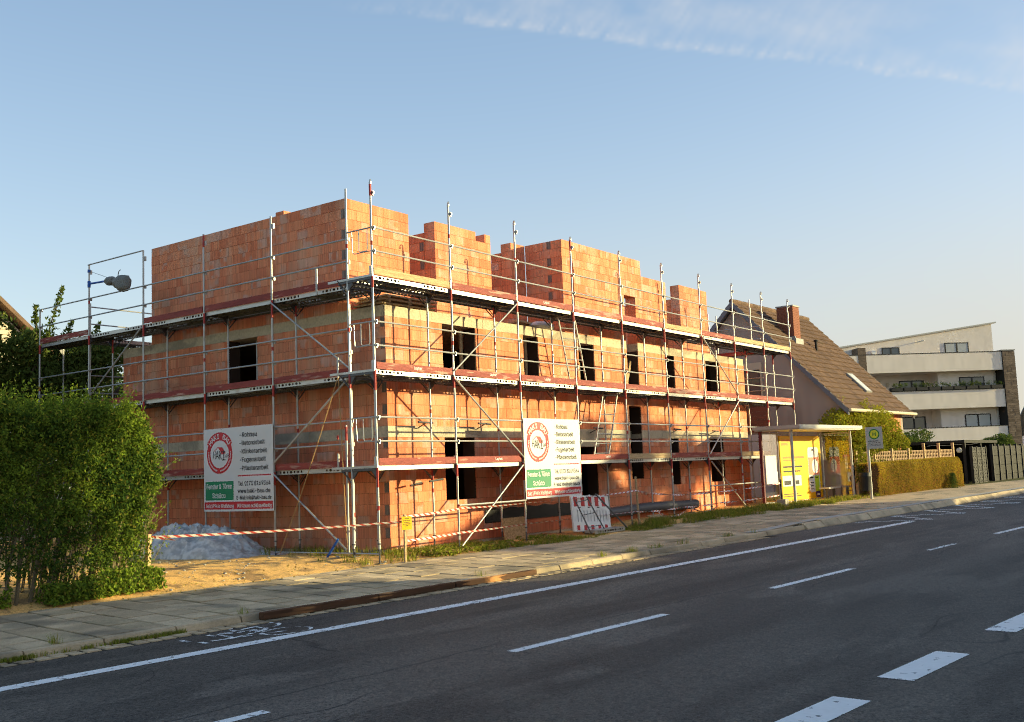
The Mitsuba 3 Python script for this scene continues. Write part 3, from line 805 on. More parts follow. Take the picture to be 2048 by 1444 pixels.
# ---- along the street: ten frames
NX = 10
for k in range(NX):
    x = k * BAY
    zg = float(zplot(x, 0.0)) if k < 8 else 0.22
    jack(x, 0, zg, 0.42); jack(x, 0.73, max(zg, 0.09), 0.40)
    for z0, z1 in ((0.3, 2.0), (2.0, 4.0), (4.0, 6.0)):
        if k == 9 and z0 < 2: z1 = 2.0
        standard(x, 0, z0, z1 - 0.0, red=True)
        standard(x, 0.73, z0, z1 - 0.02, red=(crg.random() < .3))
    standard(x, 0, 6.0, 7.97, red=(k in (0, 3)), hook=True)
    for z in (2.0, 4.0, 6.0): frame_head(street(x, 0), z, console=k < 9)
    for zd in (2.0, 4.0, 6.0):
        for dz in (0.5, 1.0): lock(street(x, 0), zd + dz)
        LOCKS.append(bx(x - .05, x + .05, -.045, .06, zd - .01, zd + .17) if False else bx(x - .04, x - .028, -.03, .05, zd, zd + .18))
    lock(street(x, 0), 7.75)
standard(0, 0.73, 6.0, 7.97, red=False, hook=False)
D3 = [(1, 'w'), (0, 'm'), (0, 'r'), (0, 'f'), (0, 'r'), (0, 'w'), (1, 'r'), (0, 'w'), (0, 'w')]
D2 = [(1, 'm'), (1, 'm'), (1, 'r'), (0, 'r'), (1, 'r'), (0, 'f'), (1, 'm'), (0, 'm'), (0, 'm')]
D1 = [(0, 'r'), (0, 'r'), (0, 'r'), (0, 'r'), (1, 'w'), (1, 'm'), (0, 'm'), (0, 'w')]
for z, D in ((6.0, D3), (4.0, D2), (2.0, D1)):
    for k, (h, c) in enumerate(D):
        deck(street(k * BAY, z), h, narrow=True); toe(street(k * BAY, z), c)
        rail(street(k * BAY, 0), z + 1.0); rail(street(k * BAY, 0), z + 0.5)
for k in (1, 6, 7): rail(street(k * BAY, 0), 1.06, r=0.022)
BR = [((5.06, 5.90), (2.55, 4.10)), ((2.57, 3.90), (5.10, 2.10)), ((5.05, 1.92), (2.60, 0.16)), ((15.4, 5.90), (17.95, 4.10)), ((17.97, 3.92), (15.45, 2.10)), ((15.5, 1.85), (18.1, 0.22))]
for (xa, za), (xb, zb) in BR:
    put('diagonal_brace', pipe([[xa, -0.055, za], [xb, -0.055, zb]], 0.021), 'm_galv', sc, smooth=40)
# lettering on some toe boards
lay = tm(meshkit.text_mesh('Layher', 0.062, 0.0012, bold=True))
for x, z in ((1.2, 4.0), (3.9, 4.0), (6.2, 4.0), (4.0, 2.0), (9.0, 2.0), (6.3, 6.0)):
    put('lettering', mv(upright(lay), x, -0.0135, z + 0.055), 'm_banner', sc, label='small white lettering on a toe board')
# ---- along the gable: frames at these y
GY = [1.14, 3.66, 6.17, 8.69, 11.21, 13.73]
GB = 2.517
for k, y in enumerate(GY):
    zg = float(zplot(0.44, y))
    jack(0.44, y, zg, 0.42); jack(1.17, y, zg, 0.40)
    for z0, z1 in ((0.3, 2.0), (2.0, 4.0), (4.0, 6.0)):
        standard(0.44, y, z0, z1, red=True); standard(1.17, y, z0, z1 - 0.02, red=(crg.random() < .25))
    if k: standard(0.44, y, 6.0, 7.02 if k == 5 else 7.97, red=(k == 2), hook=False)
    for z in (2.0, 4.0, 6.0): frame_head(gable(y, 0), z, console=(k < 5))
    for zd in (2.0, 4.0, 6.0):
        for dz in (0.5, 1.0):
            LOCKS.append(bx(0.44 + .012, 0.44 + .05, y - .07, y - .022, zd + dz - .06, zd + dz + .035) if k else bx(.43, .45, y - .05, y - .022, zd + dz - .05, zd + dz + .03))
    if 0 < k < 5: LOCKS.append(bx(0.45, 0.49, y - .07, y - .022, 7.68, 7.80))
G3 = [(1, 'r'), (0, 'r'), (1, 'r'), (1, None), (0, 'm')]
G2 = [(1, 'm'), (1, 'r'), (0, 'm'), (1, 'm'), (1, 'm')]
G1 = [(1, 'r'), (1, 'm'), (1, 'm'), (1, 'm'), (1, 'm')]
for z, D in ((6.0, G3), (4.0, G2), (2.0, G1)):
    for k, (h, c) in enumerate(D):
        f = gable(GY[k + 1], z)
        deck(f, h, GB, narrow=k < 4)
        if c: toe(f, c, GB)
        rail(gable(GY[k + 1], 0), z + 1.0, GB); rail(gable(GY[k + 1], 0), z + 0.5, GB)
put('guard_rail', pipe([[0.41, 8.69, 7.95], [0.41, 11.21, 7.95]], 0.0195), 'm_galv', sc, smooth=40)
for (ya, za), (yb, zb) in (((3.64, 5.90), (1.13, 4.14)), ((1.12, 3.95), (3.64, 2.16)), ((3.66, 1.95), (1.2, 0.14)), ((8.70, 5.90), (11.2, 4.20))):
    put('diagonal_brace', pipe([[0.385, ya, za], [0.385, yb, zb]], 0.021), 'm_galv', sc, smooth=40)
# ---- corner: end guard frames between the two runs
for z in (2.0, 4.0, 6.0):
    put('end_guard', cat([pipe([[0, 0, z + 1.0], [0, 0.73, z + 1.0]], 0.017), pipe([[0.0, 0.12, z + 1.0], [0.0, 0.12, z + .56], [0.0, 0.15, z + .52], [0.0, 0.34, z + .52], [0.0, 0.37, z + .56], [0.0, 0.37, z + 0.98]], 0.011, 6), pipe([[0, 0.0, z + 0.5], [0, 0.5, z + 0.5], [0, .56, z + .53], [0, .58, z + 1.0]], 0.011, 6)]), 'm_galv', sc, smooth=40)
    put('transom', bx(-.03, .03, -0.02, 1.3, z - 0.05, z + .0), 'm_galv', sc)
standard(0.30, 1.18, 0.12, 2.9, red=True)
put('base_ledger', cat([pipe([[0, 0, .2], [0.05, 1.14, .2]], .02), pipe([[0.44, 1.14, .16], [0.44, 3.66, .16]], .018)]), 'm_galv', sc, smooth=40)
standard(0.30, 2.0, 5.86, 6.45, red=False); standard(0.36, 1.45, 3.9, 4.40, red=False); standard(0.36, 1.5, 1.95, 2.3, red=False)
# ---- returns round the two far corners
for x, y in ((20.56, 2.6), (21.5, 2.6), (22.23, 2.6), (21.5, 5.1), (22.23, 5.1), (23.13, 0.73)):
    for z0, z1 in ((0.2, 2.0), (2.0, 4.0), (4.0, 6.0)): standard(x, y, z0, z1, red=False)
    if y > 2 and x > 21: standard(x, y, 6.0, 7.6, red=False)
standard(21.2, 0.73, 6.0, 7.9, red=False)
for z in (4.0, 6.0):
    for y in (0.8, 2.6):
        f = T().translate([21.5, y + 2.5, z]).rotate([0, 0, 1], -90)
        deck(f, 1, 2.5, narrow=False); rail(T().translate([22.26, y + 2.5, 0]).rotate([0, 0, 1], -90), z + 1.0, 2.5, y=0); rail(T().translate([22.26, y + 2.5, 0]).rotate([0, 0, 1], -90), z + .5, 2.5, y=0)
m = bx(21.48, 21.51, 0.8, 5.1, 5.86, 6.0); put('toe_board', m, 'm_redpaint', sc, uv=const_uv(m, .2, .1), label='red edge board of the far return deck')
for x, y in ((2.9, 11.6), (2.9, 12.33), (5.4, 11.6), (5.4, 12.33), (1.17, 12.33)):
    for z0, z1 in ((0.2, 2.0), (2.0, 4.0), (4.0, 6.0)): standard(x, y, z0, z1, red=False)
    if x < 5: standard(x, y, 6.0, 7.1, red=False)
for z in (4.0, 6.0):
    for x in (1.2, 3.4):
        deck(T().translate([x, 11.58, z]), 1, 2.2, narrow=False); rail(T().translate([x, 12.36, 0]), z + 1.0, 2.2, y=0); rail(T().translate([x, 12.36, 0]), z + .5, 2.2, y=0)
put('rail_lock', cat(LOCKS), 'm_galv', sc, kind='stuff')
# anchor tubes lying against the concrete band
for x, z in ((2.1, 2.97), (4.3, 2.97), (9.6, 2.92), (14.5, 2.93), (17.3, 2.90)):
    put('wall_tie', cat([pipe([[x, 0.70, z], [x + 0.55, 0.74, z - .01]], 0.024), pipe([[x + .3, .73, z - .01], [x + .38, 1.06, z - .12]], 0.014, 6)]), 'm_steeldark', sc, smooth=40)
put('wall_tie', cat([pipe([[2.45, 0.72, 1.62], [2.9, 0.70, 1.66]], .026), pipe([[1.9, .8, 1.55], [2.25, .78, 1.6]], .02)]), 'm_steeldark', sc, smooth=40)


# ================================================================== things on and around the scaffolding
def ladder(p0, p1, w, n, label, wdir=(1, 0, 0)):
    t = thing('ladder', label, 'ladder', 'aluminium scaffold ladders')
    p0, p1, wd = np.array(p0), np.array(p1), np.array(wdir) * w / 2
    for s in (-1, 1): put('rail', pipe([p0 + s * wd, p1 + s * wd], 0.024, 8), 'm_galv', t, smooth=40)
    for i in range(n):
        c = p0 + (p1 - p0) * (i + 0.6) / n; put('rung', pipe([c - wd, c + wd], 0.014, 6), 'm_galv', t, smooth=40)


ladder((8.5, 0.42, 4.02), (7.98, 0.42, 6.0), 0.62, 7, 'silver ladder up to the top deck, leaning left, beside the third street window', (0.95, -.25, 0))
ladder((9.45, 0.42, 2.02), (10.15, 0.42, 3.95), 0.58, 7, 'silver ladder from first to second deck, leaning right, right of the street banner', (0.95, -.25, 0))
# lamp on the tall gable post
lp = thing('site_lamp', 'blue arm at the top left scaffold post carrying a bag-wrapped grey lamp', 'lamp')
put('arm', cat([pipe([[0.44, 11.15, 7.42], [0.44, 10.3, 7.38]], 0.028, 8), pipe([[0.44, 11.21, 7.32], [0.44, 11.21, 7.50]], .045, 8), pipe([[0.44, 11.21, 7.74], [0.44, 11.21, 7.82]], .045, 8)]), 'm_blue', lp, smooth=40)
put('stay_wire', pipe([[0.44, 11.2, 7.78], [0.44, 10.25, 7.45]], 0.006, 5), 'm_steeldark', lp)
m = trimesh.creation.icosphere(subdivisions=3, radius=1.0); v = np.array(m.vertices)
v = v * (0.72 + 0.5 * meshkit.fbm(v * 1.8 + 11, 4)[:, None])
a = mv((v * np.array([0.15, 0.22, 0.13]), np.array(m.faces)), 0.44, 10.18, 7.36); v2 = v[:, [2, 0, 1]] * np.array([0.17, 0.38, 0.17]); v2[:, 2] -= .10 * (np.abs(v2[:, 1] + .15) < .22) * (v2[:, 2] < 0) + .22 * v2[:, 1] * 0; v2[:, 2] *= 1 + .9 * np.clip(-v2[:, 1], -.1, .4); b = mv((v2, np.array(m.faces)), 0.44, 9.68, 7.26)
put('wrapping', cat([a, b, pipe([[.44, 9.85, 7.4], [.44, 9.8, 7.56], [.44, 9.72, 7.6]], .012, 5)]), 'm_cloth', lp, smooth=True, label='grey crumpled bag tied over the lamp')
# hoist rope
ry = np.linspace(0, 1, 12)
solo('rope', cat([pipe(np.c_[0.30 + 0 * ry, 1.40 + 1.95 * ry, 3.95 - 3.8 * ry - 0.10 * np.sin(ry * np.pi)], 0.011, 6), pipe(np.c_[0.30 + 0 * ry, 1.38 - 0.16 * ry, 3.95 - 3.85 * ry], 0.011, 6)]), 'm_rope',
     'long orange-brown rope hanging in a loop from the second deck at the corner', 'rope', smooth=40)
solo('tube', pipe([[0.3, 1.86, 0.06], [0.3, 1.5, 0.47]], 0.026, 8), 'm_blue', 'short blue tube leaning at the foot of the gable brace', 'tube', smooth=40)

# ---- banners
def warp(x, y, seed):
    q = np.stack([x * 1.3 + seed, y * 0.9, x * 0], -1)
    return 0.035 * (meshkit.fbm(q, 2, 4) - 0.5) + 0.012 * np.sin(x * 5.0 + y * 1.4 + seed)


LET = {}
def text(s, h, w=None, bold=False):
    k = (s, bold)
    if k not in LET: LET[k] = tm(meshkit.text_mesh(s, 1.0, 0.002, bold=bold))
    v, f = LET[k]
    v = v * np.array([h, h, 1.0]); v = v - np.array([v[:, 0].min(), 0, 0])
    if w: v = v * np.array([w / max(v[:, 0].max(), 1e-6), 1, 1])
    return v, f


def subdiv(poly, d=0.12):
    """A flat patch cut into small cells, so that it can follow the billowing sheet."""
    x0, y0, x1, y1 = poly.bounds
    ms = []
    for i in range(int((x1 - x0) / d) + 1):
        for j in range(int((y1 - y0) / d) + 1):
            g = poly.intersection(sbox(x0 + i * d, y0 + j * d, x0 + (i + 1) * d, y0 + (j + 1) * d))
            if g.area > 1e-7: ms.append(extr(g, 0.0015))
    return cat(ms)


def banner(place, seed, label, W=2.52, H=1.98):
    t = thing('banner', label, 'banner', 'construction company banners tied to the scaffolding')
    nx, ny = 40, 30
    X, Y = np.meshgrid(np.linspace(0, W, nx + 1), np.linspace(0, H, ny + 1), indexing='ij')
    q = (np.arange(nx)[:, None] * (ny + 1) + np.arange(ny)[None]).ravel()
    top = np.stack([X.ravel(), Y.ravel(), 0 * X.ravel()], 1)
    F = np.vstack([np.stack([q, q + ny + 1, q + ny + 2], 1), np.stack([q, q + ny + 2, q + 1], 1)])
    sheet = cat([(top, F), (top - np.array([0, 0, 0.0015]), F[:, ::-1])])
    def lay_(name, m, lift, b, lab=None, smooth=False):
        v = m[0].copy(); v[:, 2] += lift + warp(v[:, 0], v[:, 1], seed) * np.clip(np.minimum(v[:, 0], W - v[:, 0]) / 0.35, 0, 1)
        put(name, place(upright((v, m[1]))), b, t, smooth=smooth, label=lab)
    lay_('sheet', sheet, 0, 'm_banner', smooth=True)
    fx, fy = (lambda a: a * W), (lambda a: H - a * H)
    c, R = (fx(.235), fy(.31)), 0.47
    ring = affinity.translate(shapely.Point(0, 0).buffer(R, quad_segs=16).difference(shapely.Point(0, 0).buffer(0.335, quad_segs=16)), *c)
    arc = Polygon([(c[0] + r * math.cos(a), c[1] + r * math.sin(a)) for r, aa in ((0.525, np.radians(np.linspace(28, 152, 20))), (0.325, np.radians(np.linspace(152, 28, 20)))) for a in aa])
    lay_('ring', subdiv(union_all([ring, arc])), 0.001, 'm_bannerred', 'red ring emblem')
    ls = []
    for ch, a in zip('HAKI BAU', np.radians(np.linspace(140, 40, 8))):
        if ch == ' ': continue
        v, f = text(ch, 0.115, None, True); w = v[:, 0].max()
        ls.append(mv(mv((v, f), -w / 2, -0.055), c[0] + 0.425 * math.cos(a), c[1] + 0.425 * math.sin(a), rz=a - math.pi / 2))
    lay_('emblem_lettering', cat(ls), 0.0035, 'm_banner', 'white curved lettering HAKI BAU')
    tk = []
    for a in np.radians(np.concatenate([np.arange(172, 262, 5.0), np.arange(276, 368, 5.0)])):
        tk.append(mv(bx(-.010, .010, -.018, .018, 0, .0015), c[0] + .402 * math.cos(a), c[1] + .402 * math.sin(a), rz=a - math.pi / 2))
    lay_('emblem_small_print', cat(tk[:18]), 0.0035, 'm_banner'); lay_('emblem_small_print', cat(tk[18:]), 0.0035, 'm_banner')
    hs = []
    x = c[0] - 0.225
    for ch, hh, dy in (('H', .17, .0), ('A', .20, -.02), ('K', .21, -.035), ('I', .22, -.055)):
        v, f = text(ch, hh, None); w = v[:, 0].max(); s = 0.62 if ch != 'I' else 1.0
        hs.append(mv((v * np.array([s, 1, 1]), f), x, c[1] - .10 + dy)); x += w * s + 0.012
    for ch, hh, dy in (('B', .085, .03), ('A', .09, .045), ('U', .09, .06)):
        v, f = text(ch, hh, None); w = v[:, 0].max(); hs.append(mv((v * np.array([.8, 1, 1]), f), x, c[1] - .13 + dy)); x += w * .8 + 0.008
    lay_('house_lettering', cat(hs), 0.003, 'm_ink', 'black letters shaped as a little house')
    lay_('roof_emblem', cat([subdiv(Polygon([(c[0] - .06, c[1] + .17), (c[0] + .10, c[1] + .16), (c[0] + .21, c[1] + .01), (c[0] + .08, c[1] - .01)])), extr(Polygon([(c[0] - .2, c[1] + .08), (c[0] - .06, c[1] + .175), (c[0] - .05, c[1] + .16), (c[0] - .19, c[1] + .068)]), .0015)]), 0.0025, 'm_bannerred')
    gb_ = sbox(fx(.022), fy(.865), fx(.435), fy(.64)).buffer(-.02).buffer(.02)
    lay_('green_field', subdiv(gb_), 0.001, 'm_bannergreen', 'green field of the banner')
    lay_('green_lettering', mv(text('Fenster & Türen', .115, 0.94, True), fx(.04), fy(.728)), 0.0035, 'm_banner', 'white lettering Fenster & Türen'); lay_('green_lettering', mv(text('Schüco', .115, 0.50, True), fx(.125), fy(.838)), 0.0035, 'm_banner', 'white lettering Schüco')
    for s, yy, x0 in (('-Rohbau', .125, .545), ('-Betonarbeit', .222, .54), ('-Klinkerarbeit', .322, .538), ('-Fugenarbeit', .420, .538), ('-Pflasterarbeit', .520, .536)):
        lay_('lettering', mv(text(s, .105, None, True), fx(x0), fy(yy)), 0.002, 'm_ink')
    lay_('red_rule', subdiv(sbox(fx(.5), fy(.588), fx(.965), fy(.575))), 0.001, 'm_bannerred')
    for s, yy, x0, w, hh in (('Tel. 0173 8169364', .70, .50, 1.15, .10), ('www.haki-bau.de', .785, .495, 1.15, .095), ('E-Mail: info@haki-bau.de', .862, .478, 1.23, .085)):
        lay_('lettering', mv(text(s, hh, w, True), fx(x0), fy(yy)), 0.002, 'm_ink')
    lay_('red_bar', subdiv(sbox(fx(.01), fy(.975), fx(.985), fy(.885))), 0.001, 'm_bannerred', 'red bar along the foot of the banner')
    lay_('bar_lettering', mv(text('Seit 1994 in Wolfsburg', .085, 1.03, True), fx(.028), fy(.955)), 0.0035, 'm_banner'); lay_('bar_lettering', mv(text('Wir bauen schlüsselfertig', .085, 1.22, True), fx(.487), fy(.955)), 0.0035, 'm_banner')
    for i in range(5):
        for yy in (0.03, H - 0.03):
            v = [[0.04 + i * (W - .08) / 4, yy, 0.0], [0.04 + i * (W - .08) / 4, yy, -0.05]]
            put('tie', place(upright(pipe(v, 0.006, 5))), 'm_black', t)


banner(lambda m: (np.stack([5.09 + m[0][:, 0], -0.075 + m[0][:, 1], 1.085 + m[0][:, 2]], 1), m[1]), 1.0, 'white construction banner on the sunlit street side, hung left of the ladder')
banner(lambda m: (np.stack([0.365 + m[0][:, 1], 6.13 - m[0][:, 0], 1.10 + m[0][:, 2]], 1), m[1]), 4.3, 'white construction banner on the shaded gable side, above the plastic sheeting heap')


# ---- barrier tape
def tape(name, pts, label, sag=0.0, w=0.048, n=40, roll=0.0, tw=0.0):
    pts = np.asarray(pts, float)
    seg = np.linalg.norm(np.diff(pts, axis=0), axis=1); L = np.r_[0, np.cumsum(seg)]
    u = np.linspace(0, L[-1], n)
    c = np.stack([np.interp(u, L, pts[:, i]) for i in range(3)], 1)
    for a, b in zip(L[:-1], L[1:]):
        k = (u >= a) & (u <= b); c[k, 2] -= 4 * sag * (u[k] - a) * (b - u[k]) / (b - a) ** 2
    t = np.gradient(c, axis=0); t /= np.linalg.norm(t, axis=1, keepdims=True)
    side = np.cross(t, [0, 0, 1.0]); side /= np.linalg.norm(side, axis=1, keepdims=True)
    up = np.cross(side, t)
    ang = roll + tw * u
    wv = np.cos(ang)[:, None] * up + np.sin(ang)[:, None] * side
    nn = np.cos(ang)[:, None] * side - np.sin(ang)[:, None] * up
    v = np.vstack([c - wv * w / 2, c + wv * w / 2, c - wv * w / 2 + nn * .002, c + wv * w / 2 + nn * .002])
    i = np.arange(n - 1)
    f = np.vstack([np.stack([i, i + 1, i + n + 1], 1), np.stack([i, i + n + 1, i + n], 1), np.stack([i + 2 * n, i + 3 * n + 1, i + 2 * n + 1], 1), np.stack([i + 2 * n, i + 3 * n, i + 3 * n + 1], 1)])
    uv = np.vstack([np.c_[u, 0 * u], np.c_[u, 0 * u + 1], np.c_[u, 0 * u], np.c_[u, 0 * u + 1]])
    solo(name, (v, f), 'm_tape', label, 'barrier tape', 'red and white barrier tapes round the site', uv=uv)


zs = float(zplot(-4.12, 1.88))
m = mv(bx(-.045, .045, -.03, .03, 0, 0.80), -4.12, 1.88, zs, rz=.3, rx=.03); solo('wooden_stake', m, 'm_wood', 'thick pale wooden stake beside the big hedge, tape knotted to its top', 'stake', uv=const_uv(m, .6, .4))
m = mv(bx(-.02, .02, -.02, .02, 0, 1.0), 0.42, -0.32, float(zplot(.42, -.32)) - .02, rx=.0); solo('wooden_stake', m, 'm_wood', 'thin wooden stake carrying the yellow notice at the corner', 'stake', uv=const_uv(m, .1, .4))
m = mv(bx(-.022, .022, -.022, .022, 0, 1.42), 9.95, -0.42, float(zplot(9.9, -.4)) - .03, ry=-0.10, rx=.02); solo('wooden_stake', m, 'm_wood', 'thin leaning wooden stake right of the red and white barrier, tape tied on', 'stake', uv=const_uv(m, .2, .4))
tape('barrier_tape', [[-4.10, 1.86, zs + .74], [0.42, -0.36, 0.84]], 'barrier tape from the stake by the hedge to the yellow notice', 0.03, roll=.15, tw=.12)
tape('barrier_tape', [[0.42, -0.36, 0.93], [2.57, -0.10, 1.0], [5.14, -0.10, 1.0], [7.71, -.34, 1.05], [9.87, -0.46, 1.12]], 'upper barrier tape passing just under the street banner', 0.015, n=70, tw=.25)
tape('barrier_tape', [[0.46, -0.36, 0.44], [2.57, -0.08, 0.46], [5.14, -0.08, 0.50], [7.71, -.3, .54], [9.92, -0.46, 0.54]], 'lower barrier tape crossing in front of the chipboard sheet', 0.01, n=70, tw=.2)
tape('barrier_tape', [[9.87, -0.46, 1.10], [13.2, -.25, 0.86], [18.4, -1.15, 1.02]], 'upper barrier tape from the leaning stake to the bus shelter', 0.04, n=90, tw=2.2)
tape('barrier_tape', [[9.92, -0.46, 0.52], [13.0, -.25, 0.50], [15.6, -.3, .52], [18.4, -1.1, 0.62]], 'lower barrier tape from the leaning stake to the bus shelter', 0.03, n=90, tw=2.6)
tape('barrier_tape', [[11.1, -0.33, 0.50], [13.3, -.28, 0.48]], 'slack tape loop hanging below the lower tape, left of the two loops', 0.22, n=40, tw=2.0)
tape('barrier_tape', [[13.3, -0.30, 0.50], [15.5, -.3, 0.50]], 'slack tape loop hanging below the lower tape, right of the two loops', 0.20, n=40, tw=2.0)
tape('barrier_tape', [[9.86, -0.48, 1.10], [10.2, -.52, 1.02], [10.55, -.5, .88]], 'short loose end of tape fluttering at the leaning stake', 0.0, n=12, tw=3.0)
tape('barrier_tape', [[-4.0, 1.80, zs + .73], [-3.7, 1.62, zs + .66]], 'short knotted tape end on the thick stake', 0.0, n=8, tw=4.0)
nt = thing('notice', 'small yellow paper notice with lines of print hung on the tape at the corner', 'sign')
NP = lambda m: mv(m, 0.42, -0.385, 0.80, rz=-0.35)
put('sheet', NP(bx(-.115, .115, -.004, 0, -.135, .135)), 'm_yellow', nt)
put('print_line', NP(cat([bx(-w, w, -.0065, -.0045, z, z + .012) for w, z in ((.05, .085), (.08, .045), (.06, .01), (.085, -.025), (.03, -.06))])), 'm_ink', nt)

# ---- red and white barrier board, ledger frame, bars, deck plank, chipboard, pipe, plank
bb = thing('barrier_board', 'white plastic barrier board with red blocks and slots leaning on the scaffold foot', 'barrier')
W_, H_ = 1.82, 0.92
g = sbox(0, 0, W_, H_).buffer(-.03).buffer(.03)
cut = [sbox(x, .24, x + .045, .54) for x in np.arange(0.22, 1.7, 0.155)] + [sbox(x, .60, x + .15, .625) for x in (.3, .75, 1.2)] + [sbox(x, .06, x + .03, .1) for x in (.1, .5, 1.0, 1.4)]
bp_ = lambda m: mv(mv(upright(m), rx=-0.10, ry=0.05), 6.75, -0.30, 0.19)
put('panel', bp_(extr(g.difference(union_all(cut)), 0.045)), 'm_white', bb)
put('added_slot_backing', bp_(bx(.08, W_ - .08, .05, .64, .002, .012)), 'm_black', bb)  # black sheet added so the open slots read dark
for x in np.arange(0.10, 1.7, 0.34):
    put('red_block', bp_(bx(x, x + .175, .64, .885, .046, .049)), 'm_bannerred', bb)
    put('red_block', bp_(bx(x + .05, x + .19, .03, .155, .046, .049)), 'm_bannerred', bb)
for x in (.15, .5, .9, 1.3, 1.65): put('top_stud', bp_(bx(x, x + .04, H_, H_ + .03, .01, .035)), 'm_white', bb)
lf = thing('end_frame', 'dark steel end frame leaning against the red and white barrier board', 'frame')
fp = lambda pts, r=.016: pipe(pts, r, 6)
for a, b in (((6.72, -.42, 1.0), (7.12, -.62, .10)), ((7.28, -.42, 1.05), (7.82, -.62, .12))): put('rail', fp([a, b]), 'm_steeldark', lf)
for q in (.08, .45, .8): put('rung', fp([[6.72 + .40 * q, -.42 - .2 * q, 1.0 - .9 * q], [7.28 + .54 * q, -.42 - .2 * q, 1.05 - .93 * q]], .011), 'm_steeldark', lf)
solo('steel_bar', pipe([[7.75, -.40, 1.10], [9.05, -.55, 0.14]], .02, 8), 'm_steeldark', 'dark steel bar slanting across the barrier board down to the grass', 'bar')
m = cat([mv(plank_mesh(1.5, .32, 1), 7.15, -.72, .20), mv(edges_mesh(1.5, .32, 1), 7.15, -.72, .20)]); solo('scaffold_plank', m, 'm_galv', 'perforated steel scaffold plank lying in the grass before the barrier board', 'plank')
m = mv(bx(0, .95, -.008, .008, 0, .62), 4.98, 0.52, .02, rx=-.16); solo('chipboard_sheet', m, 'm_osb', 'square sheet of chipboard leaning behind the scaffold at the wall foot', 'board')
n = 26; px = np.linspace(9.0, 15.9, n)
m = pipe(np.c_[px, 0.80 + 0 * px, 0.50 + .02 * np.sin(px * 1.1)], 0.155 * (1 - .06 * np.abs(np.sin(px * 2.2))), 16); solo('sheeting_roll', m, 'm_insul', 'long grey roll of sheeting lying along the wall foot', 'roll', smooth=50)
m = mv(bx(0, .75, 0, .3, 0, .04), 11.9, .15, .18, rx=.35); solo('wood_offcut', m, 'm_wood', 'short wooden offcut propped in the grass below the grey roll', 'wood', uv=const_uv(m, .9, .2))
m = bx(9.1, 9.7, .85, 1.05, .2, .42); solo('concrete_step', m, 'm_concrete', 'low concrete step beside the doorway behind the barrier', 'step')
# plastic sheeting heap by the gable
nx, ny = 120, 70
U, V = np.meshgrid(np.linspace(0, 1, nx), np.linspace(0, 1, ny), indexing='ij')
hp = np.sin(np.pi * V) ** 0.6 * (np.clip(np.sin(np.pi * U ** .85), 0, 1) ** .5)
rdg = np.clip(1 - np.abs(meshkit.fbm(np.stack([U * 9 + 4 * V, V * 5 - 2 * U, 0 * U], -1), 3, 3) - .5) * 7, 0, 1) ** 1.5; rd2 = np.clip(1 - np.abs(meshkit.fbm(np.stack([U * 22 - 6 * V, V * 12 + 5 * U, 0 * U + 4], -1), 3, 13) - .5) * 7, 0, 1) ** 1.5
zz = 0.62 * hp * (0.55 + .55 * meshkit.fbm(np.stack([U * 4, V * 2, 0 * U + 2], -1), 2, 6)) + 0.15 * hp * rdg + .04 * hp * rd2
yy = 7.9 - 4.3 * U; xx = -1.0 + 0.35 * U + 1.75 * V + .18 * (meshkit.fbm(np.stack([U * 7, V * 7, 0 * U + 5], -1), 3, 9) - .5)
zz = zz * np.where(yy < 4.9, np.clip((yy - 3.6) / 1.3, .35, 1), 1) * 1.25
v = np.stack([xx, yy, 0.05 + zz], -1).reshape(-1, 3); q = (np.arange(nx - 1)[:, None] * ny + np.arange(ny - 1)[None]).ravel()
solo('plastic_heap', (v, np.vstack([np.stack([q, q + ny, q + ny + 1], 1), np.stack([q, q + ny + 1, q + 1], 1)])), 'm_sheet', 'heap of crumpled translucent plastic sheeting at the foot of the gable', 'plastic sheeting', smooth=45)
m = mv(bx(0, .5, 0, .3, 0, .02), -.55, 5.0, .1, rz=.4, rx=.2); solo('blue_offcut', m, 'm_cream', 'pale flat panel offcut in front of the plastic heap', 'panel')

# ================================================================== bus stop
th_s = math.atan2(-0.33, 5.1)
SZ = 0.23
SP = lambda m: mv(m, 19.0, -1.42, SZ, rz=th_s)
sh = thing('bus_shelter', 'bus shelter with flat pale roof, white posts and a big yellow poster wall', 'bus shelter')
roof = cat([bx(-.25, 5.25, -.45, 1.32, 2.64, 2.76), bx(-.2, 5.2, -.4, 1.27, 2.60, 2.638)])
put('roof', SP(roof), 'm_shelter', sh)
for x, y, b in ((0.0, 0.0, 'm_shelter'), (5.1, 0.0, 'm_shelter'), (1.27, 1.15, 'm_shelter'), (4.86, 1.15, 'm_shelter'), (5.1, 1.15, 'm_shelter')):
    put('post', SP(pipe([[x, y, -.1], [x, y, 2.62]], .05 if y == 0 else .035, 12)), b, sh, smooth=40)
put('post', SP(bx(-.06, .02, 1.10, 1.2, -.1, 2.62)), 'm_maroon', sh, label='dark red corner post of the shelter')
for x0, x1 in ((0.03, 1.24), (4.9, 5.07)):
    put('glass_pane', SP(bx(x0, x1, 1.148, 1.152, .12, 2.5)), 'm_glass', sh)
put('glass_pane', SP(bx(5.098, 5.102, .07, 1.1, .12, 2.5)), 'm_glass', sh)
put('rail', SP(cat([bx(-.05, 5.1, 1.13, 1.17, .06, .11), bx(-.05, 5.1, 1.13, 1.17, 2.5, 2.55), bx(5.08, 5.12, .05, 1.12, .06, .11), bx(5.08, 5.12, .05, 1.12, 2.5, 2.55)])), 'm_shelter', sh)
put('timetable', SP(bx(.2, 1.1, 1.12, 1.14, .75, 1.75)), 'm_banner', sh, label='white timetable sheet behind glass')
po = put('poster', SP(bx(1.33, 4.80, 1.09, 1.14, .10, 2.45)), 'm_yellow', sh, label='large yellow advertising poster')
pf = lambda x0, x1, z0, z1, l: SP(bx(x0, x1, 1.09 - l, 1.0885, z0, z1))
